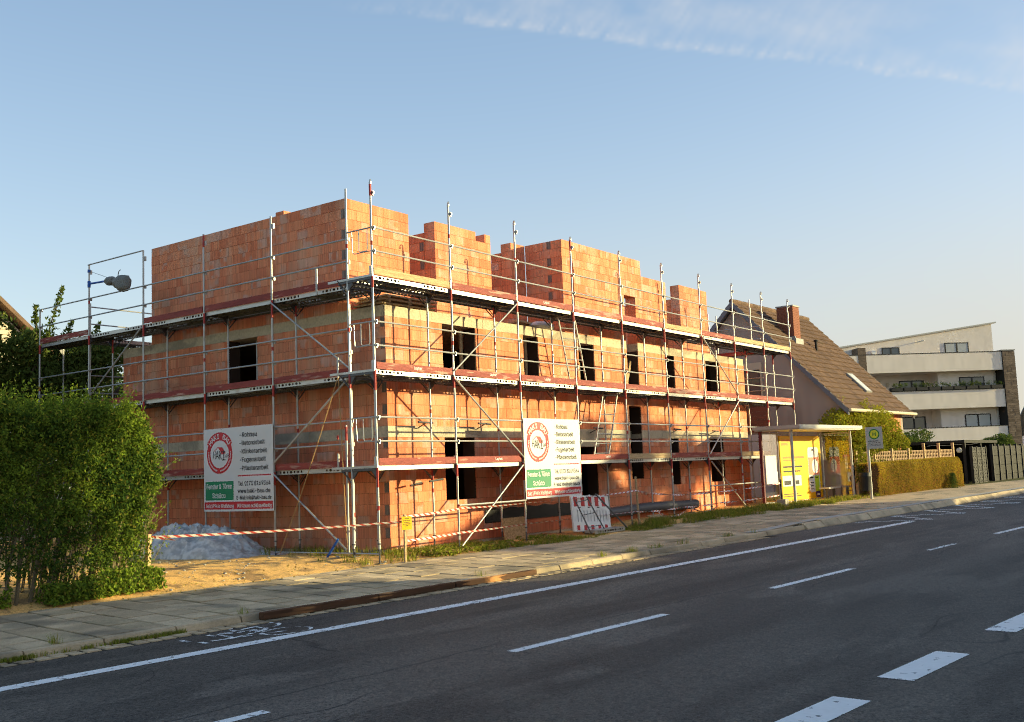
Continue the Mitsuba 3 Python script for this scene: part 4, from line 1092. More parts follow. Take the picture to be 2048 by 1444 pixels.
def rr(x0, x1, z0, z1, r, l):
    return SP(mv(upright(extr(sbox(x0 + r, z0 + r, x1 - r, z1 - r).buffer(r), l)), y=1.089))
put('poster_phone', rr(3.62, 4.58, .33, 2.02, .14, .004), 'm_banner', po); put('poster_block', pf(3.64, 4.56, .98, 1.64, .006), 'm_coral', po)
put('poster_disc', SP(mv(upright(extr(affinity.translate(shapely.Point(0, 0).buffer(.27), 4.22, 1.3), .008)), y=1.089)), 'm_white', po)
put('poster_block', pf(4.12, 4.52, .36, .95, .006), 'm_lime', po); put('poster_block', pf(4.15, 4.55, .13, .36, .007), 'm_purple', po)
put('poster_block', pf(4.25, 4.45, .2, .28, .009), 'm_white', po); put('poster_block', pf(1.4, 2.95, .62, 1.0, .004), 'm_banner', po); put('poster_block', pf(3.98, 4.14, 1.88, 1.96, .007), 'm_ink', po)
for x0 in (1.5, 2.2): put('poster_block', pf(x0, x0 + .55, .67, .82, .006), 'm_ink', po)
put('poster_lines', cat([pf(1.45, 2.0, 2.10, 2.19, .003), pf(1.45, 2.2, 2.24, 2.31, .003), pf(1.5, 3.3, 1.62, 1.70, .003), pf(1.5, 2.6, 1.53, 1.58, .003)]), 'm_orange', po)
put('poster_lines', cat([pf(1.5, 3.1, 1.29, 1.35, .003), pf(1.5, 2.9, 1.13, 1.18, .003), pf(1.4, 2.6, .32, .35, .003), pf(1.4, 2.9, .24, .27, .003), pf(3.7, 4.0, .86, .9, .009), pf(4.2, 4.4, .86, .9, .009), pf(3.72, 4.0, .68, .71, .009), pf(3.72, 4.0, .56, .59, .009), pf(3.72, 4.0, .44, .47, .009)]), 'm_ink', po)
bn = put('bench', SP(bx(3.9, 5.0, .45, .85, .44, .49)), 'm_shelter', sh)
put('bench_leg', SP(cat([bx(4.1, 4.15, .6, .7, -.05, .44), bx(4.75, 4.8, .6, .7, -.05, .44)])), 'm_steeldark', sh)
fp_ = thing('tape_post', 'black post in a white block foot before the yellow poster, tape tied on', 'post')
put('post', pipe([[18.5, -1.15, .2], [18.45, -1.15, 1.15]], .03, 8), 'm_black', fp_, smooth=40); put('foot', bx(18.35, 18.65, -1.32, -1.02, .18, .48), 'm_stone_grey', fp_)
ps = thing('bus_stop_sign', 'bus stop sign on a white pole, green H on yellow disc', 'sign')
put('pole', pipe([[22.2, -3.0, .1], [22.2, -3.0, 2.85]], .055, 12), 'm_shelter', ps, smooth=40)
sa = math.radians(-60)
BS = lambda m: mv(upright(m), 22.13, -2.98, 2.08, rz=sa)
put('plate', BS(bx(0, .58, 0, .78, -.04, .0)), 'm_shelter', ps)
d = put('disc', BS(extr(affinity.translate(shapely.Point(0, 0).buffer(.185), .29, .52), .006)), 'm_hgreen', ps)
put('disc_field', BS(mv(extr(affinity.translate(shapely.Point(0, 0).buffer(.145), .29, .52), .004), z=.006)), 'm_hyellow', d)
put('letter', BS(mv(cat([bx(.23, .255, .45, .59, 0, .004), bx(.325, .35, .45, .59, 0, .004), bx(.25, .33, .51, .535, 0, .004)]), z=.0105)), 'm_hgreen', d, label='green letter H')
put('print_line', BS(cat([bx(.06, .42, .26, .285, 0, .004), bx(.06, .5, .2, .215, 0, .004), bx(.06, .5, .15, .16, 0, .004), bx(.06, .5, .1, .11, 0, .004)])), 'm_greypanel', ps)
bi = thing('litter_bin', 'dark grey litter bin fixed to the bus stop pole', 'bin')
put('body', cat([pipe([[21.95, -2.90, .60], [21.95, -2.90, 1.10]], [.19, .215], 14)]), 'm_greypanel', bi, smooth=40); put('rim', pipe([[21.95, -2.90, 1.105], [21.95, -2.90, 1.24]], [.225, .20], 14), 'm_black', bi, smooth=40)

# ================================================================== the house with the big brown roof
hth = -0.02
HP = lambda m: mv(m, 25.0, 3.15, 0, rz=hth)                  # local: x along the ridge, y = -(distance from the ridge towards the street)
ho = thing('house', 'house with grey rendered gable, steep brown tiled roof and brick chimney', 'house')
SL = 1.048
def roofz(hy): return 8.58 - abs(hy) * SL
HW = 4.25
gpoly = Polygon([(-HW, 0), (HW, 0), (HW, roofz(HW) - .25), (0, 8.33), (-HW, roofz(HW) - .25)])
gw = extr(gpoly, 0.3); gwm = (np.stack([gw[0][:, 2], gw[0][:, 0], gw[0][:, 1]], 1), gw[1])
put('gable_wall', HP(mv(gwm, x=.3)), 'm_gable', ho); put('gable_wall', HP(mv(gwm, x=7.7)), 'm_gable', ho)
fw = numbered(ho + '__front_wall')
wins = [(1.2, 2.6), (4.6, 6.0)]
hb = []
for k in range(24):
    x = .6
    o = .12 if k % 2 else 0
    while x < 7.69:
        L = min(.24 + (o if x == .6 else 0), 7.7 - x)
        zm = .1 + k * .165 + .08
        if L > .03 and not any(a < x + L / 2 < b and 1.0 < zm < 2.3 for a, b in wins): hb.append((HP(bx(x + .004, x + L - .004, -HW, -HW + .12, .1 + k * .165 + .005, .1 + (k + 1) * .165 - .005)), (crg.random() * .9, .3)))
        x += L
pieces({fw: hb}, 'brick', 'brickwork', 'm_brick', keep=40)
put('inner_leaf', HP(cat([bx(.6, 7.7, -HW + .13, -HW + .3, 0, 4.0)])), 'm_pinkbrick', fw)
for a, b in wins:
    wn = put('window', HP(cat([bx(a, b, -HW + .04, -HW + .10, 1.0, 1.07), bx(a, b, -HW + .04, -HW + .10, 2.23, 2.3), bx(a, a + .07, -HW + .04, -HW + .10, 1.0, 2.3), bx(b - .07, b, -HW + .04, -HW + .10, 1.0, 2.3), bx((a + b) / 2 - .04, (a + b) / 2 + .04, -HW + .04, -HW + .10, 1.0, 2.3)])), 'm_white', ho); put('pane', HP(bx(a + .07, b - .07, -HW + .09, -HW + .095, 1.07, 2.23)), 'm_pane', wn)
# a white-framed window in the gable, brick infill below it
gwn = put('window', HP(cat([bx(.24, .298, a, a + .08, z0, z1) for a, z0, z1 in ((-1.05, 4.4, 5.9), (-.45, 4.4, 5.9), (.25, 4.4, 5.9))] + [bx(.24, .298, -1.05, .33, 4.4, 4.48), bx(.24, .298, -1.05, .33, 5.6, 5.9)])), 'm_cream', ho); put('pane', HP(bx(.27, .275, -.97, .25, 4.48, 5.6)), 'm_pane', gwn)
rk = []
for k in range(8): rk.append(bx(.262, .298, -1.2, .5, 3.0 + k * .17 + .006, 3.0 + (k + 1) * .17 - .006))
for r in rk: put('cladding_board', HP(r), 'm_chimney', ho)
put('door', HP(bx(.262, .298, -1.2, .2, .1, 2.9)), 'm_banner', ho, label='pale door panel in the gable')
rf = put('roof', HP(cat([(np.array([[x, s * y, roofz(y) - dz] for x in (0.02, 8.38) for y in (0, 4.62) for dz in (.06, .16)]), np.array([[0, 1, 3], [0, 3, 2], [4, 6, 7], [4, 7, 5], [0, 4, 5], [0, 5, 1], [2, 3, 7], [2, 7, 6], [0, 2, 6], [0, 6, 4], [1, 5, 7], [1, 7, 3]])) for s in (1, -1)])), 'm_fascia', ho)
ca, sa_ = 1 / math.hypot(1, SL), SL / math.hypot(1, SL)
tl = {rf: []}
back = []
for r in range(20):
    for c in range(28):
        w, L, ex = 0.300, 0.40, 0.336
        a0 = 6.70 - (r + 1) * ex
        a0 = max(a0, 0.0)
        xx = np.array([0, .25, .5, .75, 1.0]) * (w - .004); zzp = np.array([.022, .03, .018, .03, .022]) + crg.uniform(-.003, .003)
        v = []
        for a, lift in ((a0, 0.0), (a0 + ex + .03, .042)):
            for dx, dz in zip(xx, zzp):
                for dd in (0, -.03):
                    n_ = dz + dd + lift
                    hy = a * ca + n_ * sa_ * 1; z = 8.58 - a * sa_ + n_ * ca - .05
                    v.append([c * w + dx, -hy, z])
        f = []
        for i in range(4):
            b = 2 * i
            f += [[b, b + 10, b + 12], [b, b + 12, b + 2], [b + 1, b + 3, b + 13], [b + 1, b + 13, b + 11], [b + 10, b + 11, b + 13], [b + 10, b + 13, b + 12], [b, b + 2, b + 3], [b, b + 3, b + 1]]
        f += [[0, 1, 11], [0, 11, 10], [8, 18, 19], [8, 19, 9]]
        m = (np.array(v), np.array(f))
        if 9 <= c <= 10 and 10 <= r <= 10: pass
        tl[rf].append((HP(m), (crg.random(), crg.random())))
        back.append((np.array(v) * np.array([1, -1, 1]), np.array(f)[:, ::-1]))
pieces(tl, 'tile', 'far_tiles', 'm_tile', keep=250)
b_ = HP(cat(back)); put('rear_tiles', b_, 'm_tile', rf, uv=const_uv(b_, .4, .3), kind='stuff')
for c in range(21):
    m = HP(mv(pipe([[c * .4, 0, 8.575 + .01 * (c % 2)], [c * .4 + .39, 0, 8.575 + .01 * (c % 2)]], .11, 8), 0)); put('ridge_tile', m, 'm_tile', rf, uv=const_uv(m, crg.random(), .3))
for x in (0.0, 8.36):
    for s in (1, -1):
        v = np.array([[x + dx, s * y, roofz(y) + dz] for dx in (-.03, .05) for y in (0, 4.66) for dz in (.0, -.24)])
        put('verge_board', HP((v, np.array([[0, 1, 3], [0, 3, 2], [4, 6, 7], [4, 7, 5], [0, 4, 5], [0, 5, 1], [2, 3, 7], [2, 7, 6], [0, 2, 6], [0, 6, 4], [1, 5, 7], [1, 7, 3]]))), 'm_fascia', rf)
put('gutter', HP(pipe([[0, -4.72, 3.66], [8.5, -4.72, 3.66]], .065, 8)), 'm_cream', rf, smooth=40)
ch = put('chimney', HP(bx(2.58, 3.26, -1.62, -.9, 6.7, 8.42)), 'm_mortar', rf)
for k in range(22):
    z = 6.75 + k * .075
    bks = []
    for i in range(3):
        o = .11 if k % 2 else 0
        x0, x1 = max(2.57, 2.57 + i * .24 - o), min(3.27, 2.57 + (i + 1) * .24 - o + (.2 if i == 2 else 0))
        bks.append(bx(x0 + .004, x1 - .004, -1.632, -1.618, z + .004, z + .071))
        y0, y1 = max(-1.63, -1.63 + i * .25 - o), min(-.89, -1.63 + (i + 1) * .25 - o + (.2 if i == 2 else 0))
        bks.append(bx(2.566, 2.582, y0 + .004, y1 - .004, z + .004, z + .071))
    tl.setdefault('c', []).extend(bks)
put('chimney_bricks', HP(cat(tl.pop('c'))), 'm_chimney', rf, kind='stuff')
put('chimney_cap', HP(bx(2.54, 3.30, -1.66, -.86, 8.42, 8.48)), 'm_lead', rf); put('chimney_flashing', HP(cat([bx(2.5, 3.34, -1.72, -1.63, 6.72, 7.02), bx(2.5, 2.565, -1.7, -.9, 6.9, 7.1)])), 'm_lead', rf)
def onroof(x0, x1, a0, a1, h):
    return HP((np.array([[x, -(a * ca + n_ * sa_), 8.58 - a * sa_ + n_ * ca] for x in (x0, x1) for a in (a0, a1) for n_ in (-.05, h)]), np.array([[0, 1, 3], [0, 3, 2], [4, 6, 7], [4, 7, 5], [0, 4, 5], [0, 5, 1], [2, 3, 7], [2, 7, 6], [0, 2, 6], [0, 6, 4], [1, 5, 7], [1, 7, 3]])))
sw = put('skylight', onroof(4.6, 5.3, 4.35, 5.55, .09), 'm_lead', rf); put('pane', onroof(4.68, 5.22, 4.43, 5.47, .095), 'm_curtain', sw)
put('vent_pipe', HP(cat([pipe([[4.3, -1.9, 6.5], [4.3, -1.9, 6.98]], .06, 8), pipe([[4.3, -1.9, 6.97], [4.3, -1.9, 7.04]], .1, 8)])), 'm_greypanel', rf, smooth=40)

# ================================================================== the apartment block on the right
ath = math.radians(133)
AP = lambda m: mv(m, 66.0, 0.85, 0, rz=ath)                    # local x: along the front to the left; local y: out of the front is +y
ap = thing('apartment_block', 'cream rendered apartment block with three long balconies and a slanting roof', 'apartment building')
ab = lambda u0, u1, n0, n1, z0, z1: AP(bx(u0, u1, n0, n1, z0, z1))
put('wall', ab(-.1, 4.4, -9.0, -.95, 2.6, 9.1), 'm_plaster', ap); put('wall', ab(4.41, 12.5, -9.0, -2.2, 2.6, 9.1), 'm_plaster', ap)
tp = Polygon([(-.1, 9.1), (12.5, 9.1), (12.5, 9.62), (-.1, 11.25)]); t_ = extr(tp, 8.0); put('wall', AP((np.stack([t_[0][:, 0], -.95 - t_[0][:, 2], t_[0][:, 1]], 1), t_[1])), 'm_plaster', ap, label='tall top-storey wall under the slanting roof')
rv = [(-.42, 11.28), (12.7, 9.60), (12.7, 9.70), (-.42, 11.38)]
t_ = extr(Polygon(rv), 8.9); put('roof', AP((np.stack([t_[0][:, 0], -.80 - t_[0][:, 2], t_[0][:, 1]], 1), t_[1])), 'm_shelter', ap)
for z0, z1 in ((2.41, 3.70), (5.08, 6.38), (7.76, 9.07)):
    bk = put('balcony', cat([ab(-.1, 12.0, -.18, 0, z0, z1), ab(-.1, 12.0, -2.19, -.19, z0 + .01, z0 + .2)]), 'm_plaster', ap)
    put('coping', ab(-.12, 12.0, -.22, .03, z1 + .002, z1 + .05), 'm_frame', bk)
tw = put('tower', ab(-1.05, -.13, -3.5, .06, 0, 9.12), 'm_dark', ap, label='dark brown stone-clad stair tower')
ts = []
for k in range(60):
    u = -1.06
    while u < -.14:
        L = min(crg.uniform(.2, .5), -.125 - u)
        if L > .03:
            b = ab(u + .005, u + L - .005, .05, .085 + crg.uniform(0, .02), .06 + k * .15, .2 + k * .15); ts.append((b, (crg.random(), 0)))
        u += L
for k in range(60):
    n_ = -2.5
    while n_ < .05:
        L = min(crg.uniform(.25, .6), .07 - n_); b = ab(-1.09, -1.05, n_ + .005, n_ + L - .005, .06 + k * .15, .2 + k * .15); ts.append((b, (crg.random(), 0))); n_ += L
m = cat([a for a, _ in ts]); put('stone_cladding', m, 'm_stone', tw, uv=np.vstack([np.tile([u], (len(a[0]), 1)) for a, u in ts]), kind='stuff')
put('tower_cap', ab(-1.12, -.08, -3.5, .12, 9.122, 9.2), 'm_lead', tw)
put('pillar', ab(10.2, 10.8, -1.9, .02, 7.0, 9.6), 'm_stone', ap, uv=np.tile([[.3, 0]], (8, 1)), label='dark brick pillar at the left end of the top balcony')
def awin(u0, u1, n, z0, z1, b='m_pane', mid=True):
    w = put('window', cat([ab(u0 - .07, u0, n, n + .05, z0 - .07, z1 + .07), ab(u1, u1 + .07, n, n + .05, z0 - .07, z1 + .07), ab(u0, u1, n, n + .05, z0 - .07, z0), ab(u0, u1, n, n + .05, z1, z1 + .07)] + ([ab((u0 + u1) / 2 - .06, (u0 + u1) / 2 + .06, n, n + .05, z0, z1)] if mid else [])), 'm_frame', ap)
    put('pane', ab(u0, (u0 + u1) / 2 - .061, n + .01, n + .03, z0, z1), b, w); put('pane', ab((u0 + u1) / 2 + .061, u1, n + .01, n + .03, z0, z1), b, w)
awin(1.9, 3.6, -.95, 8.9, 9.85, 'm_curtain'); awin(7.25, 8.45, -.95, 8.9, 9.62)
awin(.9, 2.7, -.95, 6.2, 7.30); awin(4.9, 6.7, -2.2, 5.4, 7.25); awin(8.3, 9.9, -2.2, 5.4, 7.25)
awin(.65, 2.5, -.95, 3.4, 4.58, 'm_curtain'); awin(5.0, 6.7, -2.2, 2.75, 4.58, 'm_pane'); awin(8.5, 9.9, -2.2, 2.75, 4.58)
for u, z in ((7.6, 6.9), (7.4, 4.2)): put('wall_lamp', ab(u, u + .15, -2.2, -2.05, z, z + .3), 'm_cream', ap)
put('flue', AP(pipe([[9.2, -.96, 9.35], [9.2, -.80, 9.35]], .16, 12)), 'm_white', ap, smooth=40); put('awning_arm', AP(pipe([[5.9, -.95, 10.0], [5.6, -.2, 10.05]], .035, 6)), 'm_shelter', ap)
put('downpipe', AP(pipe([[.05, -.88, 2.6], [.05, -.88, 9.0]], .05, 8)), 'm_shelter', ap, smooth=40)
for i in range(9): put('flower_box', ab(.1 + i * .95, .95 + i * .95, -.2, .16, 6.43, 6.66), 'm_frame', ap)
put('parking_level', cat([ab(-.1, 12.5, -9, -3, 0, 2.4), ab(3, 3.4, -.6, -.2, 0, 2.4), ab(8, 8.4, -.6, -.2, 0, 2.4)]), 'm_dark', ap, label='dark open parking level under the balconies')
# a roof farther back at the right edge, behind the tower
fh = thing('far_house', 'house with dark roof at the right edge behind the stone tower', 'house')
FHP = lambda m: mv(m, 84, -3.5, 0, rz=math.radians(125))
put('wall', FHP(bx(-6, 4, -8, 0, 0, 3.2)), 'm_plaster', fh)
rfv = np.array([[-6.5, .5, 3.1], [4.5, .5, 3.1], [4.5, -4, 6.6], [-6.5, -4, 6.6], [-6.5, -8.5, 3.1], [4.5, -8.5, 3.1]]); fr = put('roof', FHP((np.vstack([rfv, rfv - [0, 0, .15]]), np.array([[0, 1, 2], [0, 2, 3], [3, 2, 5], [3, 5, 4], [6, 8, 7], [6, 9, 8], [9, 11, 8], [9, 10, 11], [0, 6, 7], [0, 7, 1], [0, 3, 9], [0, 9, 6], [1, 7, 8], [1, 8, 2], [3, 4, 10], [3, 10, 9], [2, 8, 11], [2, 11, 5]]))), 'm_fascia', fh)
put('eaves_board', FHP(bx(-6.5, 4.5, .5, .56, 2.75, 3.12)), 'm_white', fh)
for i in range(36): put('roof_rib', FHP((np.array([[-6.4 + i * .3 + dx, y, z + dz] for dx in (0, .06) for y, z in ((.5, 3.1), (-4, 6.6)) for dz in (.0, .05)]), np.array([[0, 1, 3], [0, 3, 2], [4, 6, 7], [4, 7, 5], [0, 4, 5], [0, 5, 1], [2, 3, 7], [2, 7, 6], [1, 5, 7], [1, 7, 3]]))), 'm_frame', fr)

# ================================================================== carport, screens and fences right of the hedge
cp = thing('carport', 'dark timber carport with flat roof between the clipped hedge and the panel fence', 'carport')
put('roof', bx(36.0, 43, -3.1, 3.2, 2.28, 2.42), 'm_greypanel', cp); put('side', bx(42.8, 43, -3.0, 3.2, .1, 2.27), 'm_dark', cp); put('side', bx(36.2, 42.7, 3.0, 3.15, .1, 2.27), 'm_dark', cp)
for x in (36.3, 39.5, 42.6): put('post', bx(x, x + .12, -3.05, -2.93, .1, 2.27), 'm_black', cp)
put('floor', bx(35.5, 42.7, -3.0, 3.0, .2, .262), 'm_joint', cp)
put('bin_box', bx(40.5, 41.6, -.6, .6, .27, 1.3), 'm_black', cp, label='dark box inside the carport'); put('lamp_globe', tm(trimesh.creation.icosphere(subdivisions=2, radius=.13)) if False else mv(tm(trimesh.creation.icosphere(subdivisions=2, radius=.13)), 36.4, -2.75, 1.95), 'm_white', cp, smooth=True)
scn = thing('screen_wall', 'black openwork screen of stacked pierced blocks beside the carport', 'screen')
for i in range(4):
    put('post', bx(36.4 + i * .93, 36.5 + i * .93, -3.33, -3.2, .1, 2.12), 'm_black', scn)
for k in range(11):
    for i in range(8):
        x = 36.52 + i * .235 * 1.5; put('block', extrb := (lambda q: (np.stack([q[0][:, 0], -3.3 + q[0][:, 2], q[0][:, 1]], 1), q[1]))(extr(sbox(x, .2 + k * .17, x + .33, .36 + k * .17).difference(sbox(x + .1, .24 + k * .17, x + .23, .32 + k * .17)), .09)), 'm_frame', scn)
pfn = thing('panel_fence', 'grey concrete panel fence with dark posts at the right edge', 'fence')
for i in range(9):
    x = 40.2 + i * 1.35; y = -3.35 - .015 * (x - 40)
    put('post', bx(x - .06, x + .06, y - .08, y + .06, .05, 2.2), 'm_frame', pfn)
    for k in range(4): put('panel', bx(x + .08, x + 1.27, y - .04 + crg.uniform(-.006, .006), y + .03, .2 + k * .48 + .008, .2 + (k + 1) * .48 - .008), 'm_greypanel', pfn)
    put('foot', bx(x, x + 1.34, y - .12, y + .08, .05, .19), 'm_stone_grey', pfn)
tr = thing('trellis_fence', 'weathered wooden lattice fence above the clipped hedge', 'fence')
A, B = np.array([24.6, -1.75]), np.array([34.4, -2.95]); Lf = np.linalg.norm(B - A); ta = math.atan2(*(B - A)[::-1])
TP = lambda m: mv(m, A[0], A[1], .25, rz=ta)
for i in range(7):
    x = i * Lf / 6; m = TP(bx(x - .05, x + .05, -.05, .05, -.2, 2.05 if i in (4, 5, 6) else 1.85)); put('post', m, 'm_wood', tr, uv=const_uv(m, crg.random(), .3))
for i in range(int(Lf / .165)):
    x = .05 + i * .165; m = TP(bx(x, x + .06, -.012, .0, .15, 1.75)); put('slat', m, 'm_trellis', tr)
for k in range(11): put('slat', TP(bx(0, Lf, .002, .014, .2 + k * .15, .26 + k * .15)), 'm_trellis', tr)

# ================================================================== the clapboarded house behind the tree
lh = thing('clapboard_house', 'cream clapboarded gable with brown roof edge behind the tree at the left', 'house')
YH = 24.0
xr, zr_, xe, ze = 1.6, 11.35, 7.0, 6.75
sl2 = (zr_ - ze) / (xe - xr)
put('wall', (lambda q: (np.stack([q[0][:, 0], YH + .05 + q[0][:, 2], q[0][:, 1]], 1), q[1]))(extr(Polygon([(xr - 5.2, 0), (xe - .25, 0), (xe - .25, ze + .1), (xr, zr_ - .12), (xr - 5.2, ze + .15)]), 9)), 'm_cream', lh)
k = 0
z = 4.4
while z < 11.1:
    half = min(5.1, (zr_ - .15 - z - .19) / sl2)
    if half > .1:
        x1 = min(xe - .27, xr + half)
        m = (np.array([[xr - half, YH + .03, z + .2], [x1, YH + .03, z + .2], [x1, YH - .012, z], [xr - half, YH - .012, z], [xr - half, YH + .05, z + .2], [x1, YH + .05, z + .2], [x1, YH + .05, z], [xr - half, YH + .05, z]]), np.array([[0, 1, 2], [0, 2, 3], [4, 6, 5], [4, 7, 6], [3, 2, 6], [3, 6, 7], [0, 4, 5], [0, 5, 1], [1, 5, 6], [1, 6, 2], [0, 3, 7], [0, 7, 4]]))
        put('clapboard', m, 'm_cream', lh)
    z += .2
for s in (1, -1):
    e = [(xr, zr_), (xr + s * (xe - xr + .35), ze - .3)]
    v = np.array([[x, y, zz_ + dz] for y in (YH - .45, YH + 9.5) for x, zz_ in e for dz in (0.02, .22)])
    put('roof', (v, np.array([[0, 1, 3], [0, 3, 2], [4, 6, 7], [4, 7, 5], [0, 4, 5], [0, 5, 1], [2, 3, 7], [2, 7, 6], [0, 2, 6], [0, 6, 4], [1, 5, 7], [1, 7, 3]])), 'm_tile', lh, uv=np.tile([[.7, .2]], (8, 1)))

# ================================================================== unseen buildings behind the viewpoint, added and shaped for the shade they cast
def block_house(name, label, x0, x1, y0, y1, eave, ridge, axis, b):
    t = thing(name, label, 'house')
    if axis == 'x':
        ym = (y0 + y1) / 2; pol = Polygon([(y0, 0), (y1, 0), (y1, eave), (ym, ridge), (y0, eave)]); q = extr(pol, x1 - x0); w = (np.stack([x0 + q[0][:, 2], q[0][:, 0], q[0][:, 1]], 1), q[1])
        rs = [[(x, y, z) for x in (x0 - .3, x1 + .3) for y, z in ((ym, ridge + .05), (yy_, eave - .2 + .05))] for yy_ in (y0 - .35, y1 + .35)]
    else:
        xm = (x0 + x1) / 2; pol = Polygon([(x0, 0), (x1, 0), (x1, eave), (xm, ridge), (x0, eave)]); q = extr(pol, y1 - y0); w = (np.stack([q[0][:, 0], y0 + q[0][:, 2], q[0][:, 1]], 1), q[1])
        rs = [[(x, y, z) for y in (y0 - .3, y1 + .3) for x, z in ((xm, ridge + .05), (xx_, eave - .2 + .05))] for xx_ in (x0 - .35, x1 + .35)]
    put('wall', w, b, t)
    for r in rs:
        v = np.array(r); v = np.vstack([v, v + [0, 0, .18]]); put('roof', (v, np.array([[0, 1, 3], [0, 3, 2], [4, 7, 5], [4, 6, 7], [0, 4, 5], [0, 5, 1], [2, 3, 7], [2, 7, 6], [0, 2, 6], [0, 6, 4], [1, 5, 7], [1, 7, 3]])), 'm_tile', t, uv=np.tile([[.5, .3]], (8, 1)))
    for i in range(3):
        a = x0 + (i + .5) * (x1 - x0) / 3; wn = put('window', bx(a - .6, a + .6, y1 + .002, y1 + .05, 1.0, 2.3), 'm_white', t); put('pane', bx(a - .5, a + .5, y1 + .052, y1 + .06, 1.08, 2.22), 'm_pane', wn)


block_house('shade_house', 'unseen two-storey house across the street, shaped to shade the left hedge', -13.0, 10.9, -30, -22, 6.0, 9.5, 'x', 'm_plaster')  # unseen house, its extent set by the shade on the hedge
block_house('shade_house', 'unseen gabled house across the street, shaped to shade the right facade', 19.2, 33.4, -31, -22, 3.9, 6.9, 'y', 'm_plaster')  # unseen house, its roof slope set by the shade over the street
sg = thing('shade_annexe', 'unseen narrow flat-roofed block added across the street to shade the pavement', 'annexe')  # unseen block added only for its shade on the pavement
put('wall', bx(11.0, 12.5, -27, -22, 0, 4.65), 'm_plaster', sg); put('roof', bx(10.95, 12.55, -27.1, -21.9, 4.652, 4.82), 'm_lead', sg); put('door', bx(11.2, 12.3, -21.998, -21.95, .02, 2.2), 'm_greypanel', sg)
ga = thing('shade_row', 'unseen low flat-roofed row added across the street to shade the road', 'garage')  # unseen low row added to keep the roadway in shade
for a, b in ((12.7, 19.0), (33.8, 56.0)):
    put('wall', bx(a, b, -27, -22, 0, 3.45), 'm_plaster', ga); put('roof', bx(a - .1, b + .1, -27.1, -21.9, 3.452, 3.62), 'm_lead', ga)
    for x in np.arange(a + .2, b - 2.2, 2.5): put('door', bx(x, x + 2.2, -21.998, -21.95, 0.02, 2.2), 'm_greypanel', ga)

# ================================================================== vegetation
vr = np.random.default_rng(21)


def leaves(p, L, W, seed, up=0.25, out=None, tone=None):
    """One folded four-sided leaf per point; uv holds (tone, chance) per leaf."""
    r = np.random.default_rng(seed); n = len(p)
    L = L * r.uniform(0.65, 1.25, n); W = W * r.uniform(0.7, 1.2, n)
    a = r.normal(size=(n, 3)); a[:, 2] += up
    if out is not None: a += out
    a /= np.linalg.norm(a, axis=1, keepdims=True)
    b = np.cross(a, r.normal(size=(n, 3))); b /= np.linalg.norm(b, axis=1, keepdims=True)
    c = np.cross(a, b)
    v = np.stack([p - a * L[:, None] / 2, p + b * W[:, None] / 2 + c * W[:, None] * .18, p + a * L[:, None] / 2, p - b * W[:, None] / 2 + c * W[:, None] * .18], 1).reshape(-1, 3)
    i = np.arange(n) * 4
    f = np.vstack([np.stack([i, i + 1, i + 2], 1), np.stack([i, i + 2, i + 3], 1)])
    t = r.random(n) if tone is None else np.clip(tone + r.normal(0, .16, n), 0, 1)
    return (v, f), np.repeat(np.stack([t, r.random(n)], 1), 4, 0)


def many(sets):
    m = cat([a for a, _ in sets]); return m, np.vstack([u for _, u in sets])


def blobpts(c, r, n, seed, shell=0.55):
    q = np.random.default_rng(seed); d = q.normal(size=(n, 3)); d /= np.linalg.norm(d, axis=1, keepdims=True)
    rad = shell + (1 - shell) * q.random(n) ** 0.6
    bump = 0.72 + 0.56 * meshkit.fbm(d * 1.9 + np.array(c) * 0.7 + seed, 3)
    return np.array(c) + d * np.array(r) * (rad * bump)[:, None], d


# ---- the big privet hedge at the left
hd = thing('privet_hedge', 'tall loose dark green hedge with bare stems at its foot, at the left edge', 'hedge')
def hedge_pts(n, x0, x1, seed):
    q = np.random.default_rng(seed)
    x = q.uniform(x0, x1, n); y = q.uniform(0, 1, n); z = q.uniform(0, 1, n)
    side = q.random(n)
    yf = .78 + .22 * (meshkit.fbm(np.stack([x * 1.1, z * 3, x * 0], -1), 3, 2) - .5) * 2
    yb = 3.1
    zt = 3.02 + .34 * (meshkit.fbm(np.stack([x * 1.5, y * 3, x * 0 + 3], -1), 3, 5) - .5) * 2 + .10 * q.random(n) ** 3 * 3
    Y = np.where(side < .55, yf + np.abs(q.normal(0, .22, n)), yf + (yb - yf) * y)
    Z = np.where(side < .55, .25 + (zt - .25) * z ** .8, np.where(side < .85, zt - np.abs(q.normal(0, .25, n)), .5 + (zt - .5) * z))
    prof = np.interp(Z, [0, .6, 1.2, 1.8, 2.4, 2.8, 3.3], [-.60, -.45, -.35, -.25, -.25, -.45, -1.0])       # the right end leans out at breast height
    xe_ = -4.80 + prof + .30 * (meshkit.fbm(np.stack([Y * 2, Z * 2, Y * 0 + 8], -1), 3, 9) - .5) * 2 + .36 * (Y - .9)
    X = np.where(x > x1 - (x1 - x0) * .001, x, x)
    over = X > xe_
    X = np.where(over, xe_ - np.abs(q.normal(0, .35, n)), X)
    P = np.stack([X, Y, Z], -1)
    dens = meshkit.fbm(np.stack([X * 1.6, Y * 1.6, Z * 1.6], -1), 3, 12)
    keep = (q.random(n) < np.interp(Z, [0.2, .7, 1.2, 1.7, 3.4], [.55, .16, .40, 1, 1]) * np.clip((dens - .28) * 6, .25, 1))
    end = q.random(n) < .0
    return P[keep | end], np.clip(.25 + (Z[keep | end] - 2.4) * .35 + (dens[keep | end] - .5) * 1.2, .05, .9)


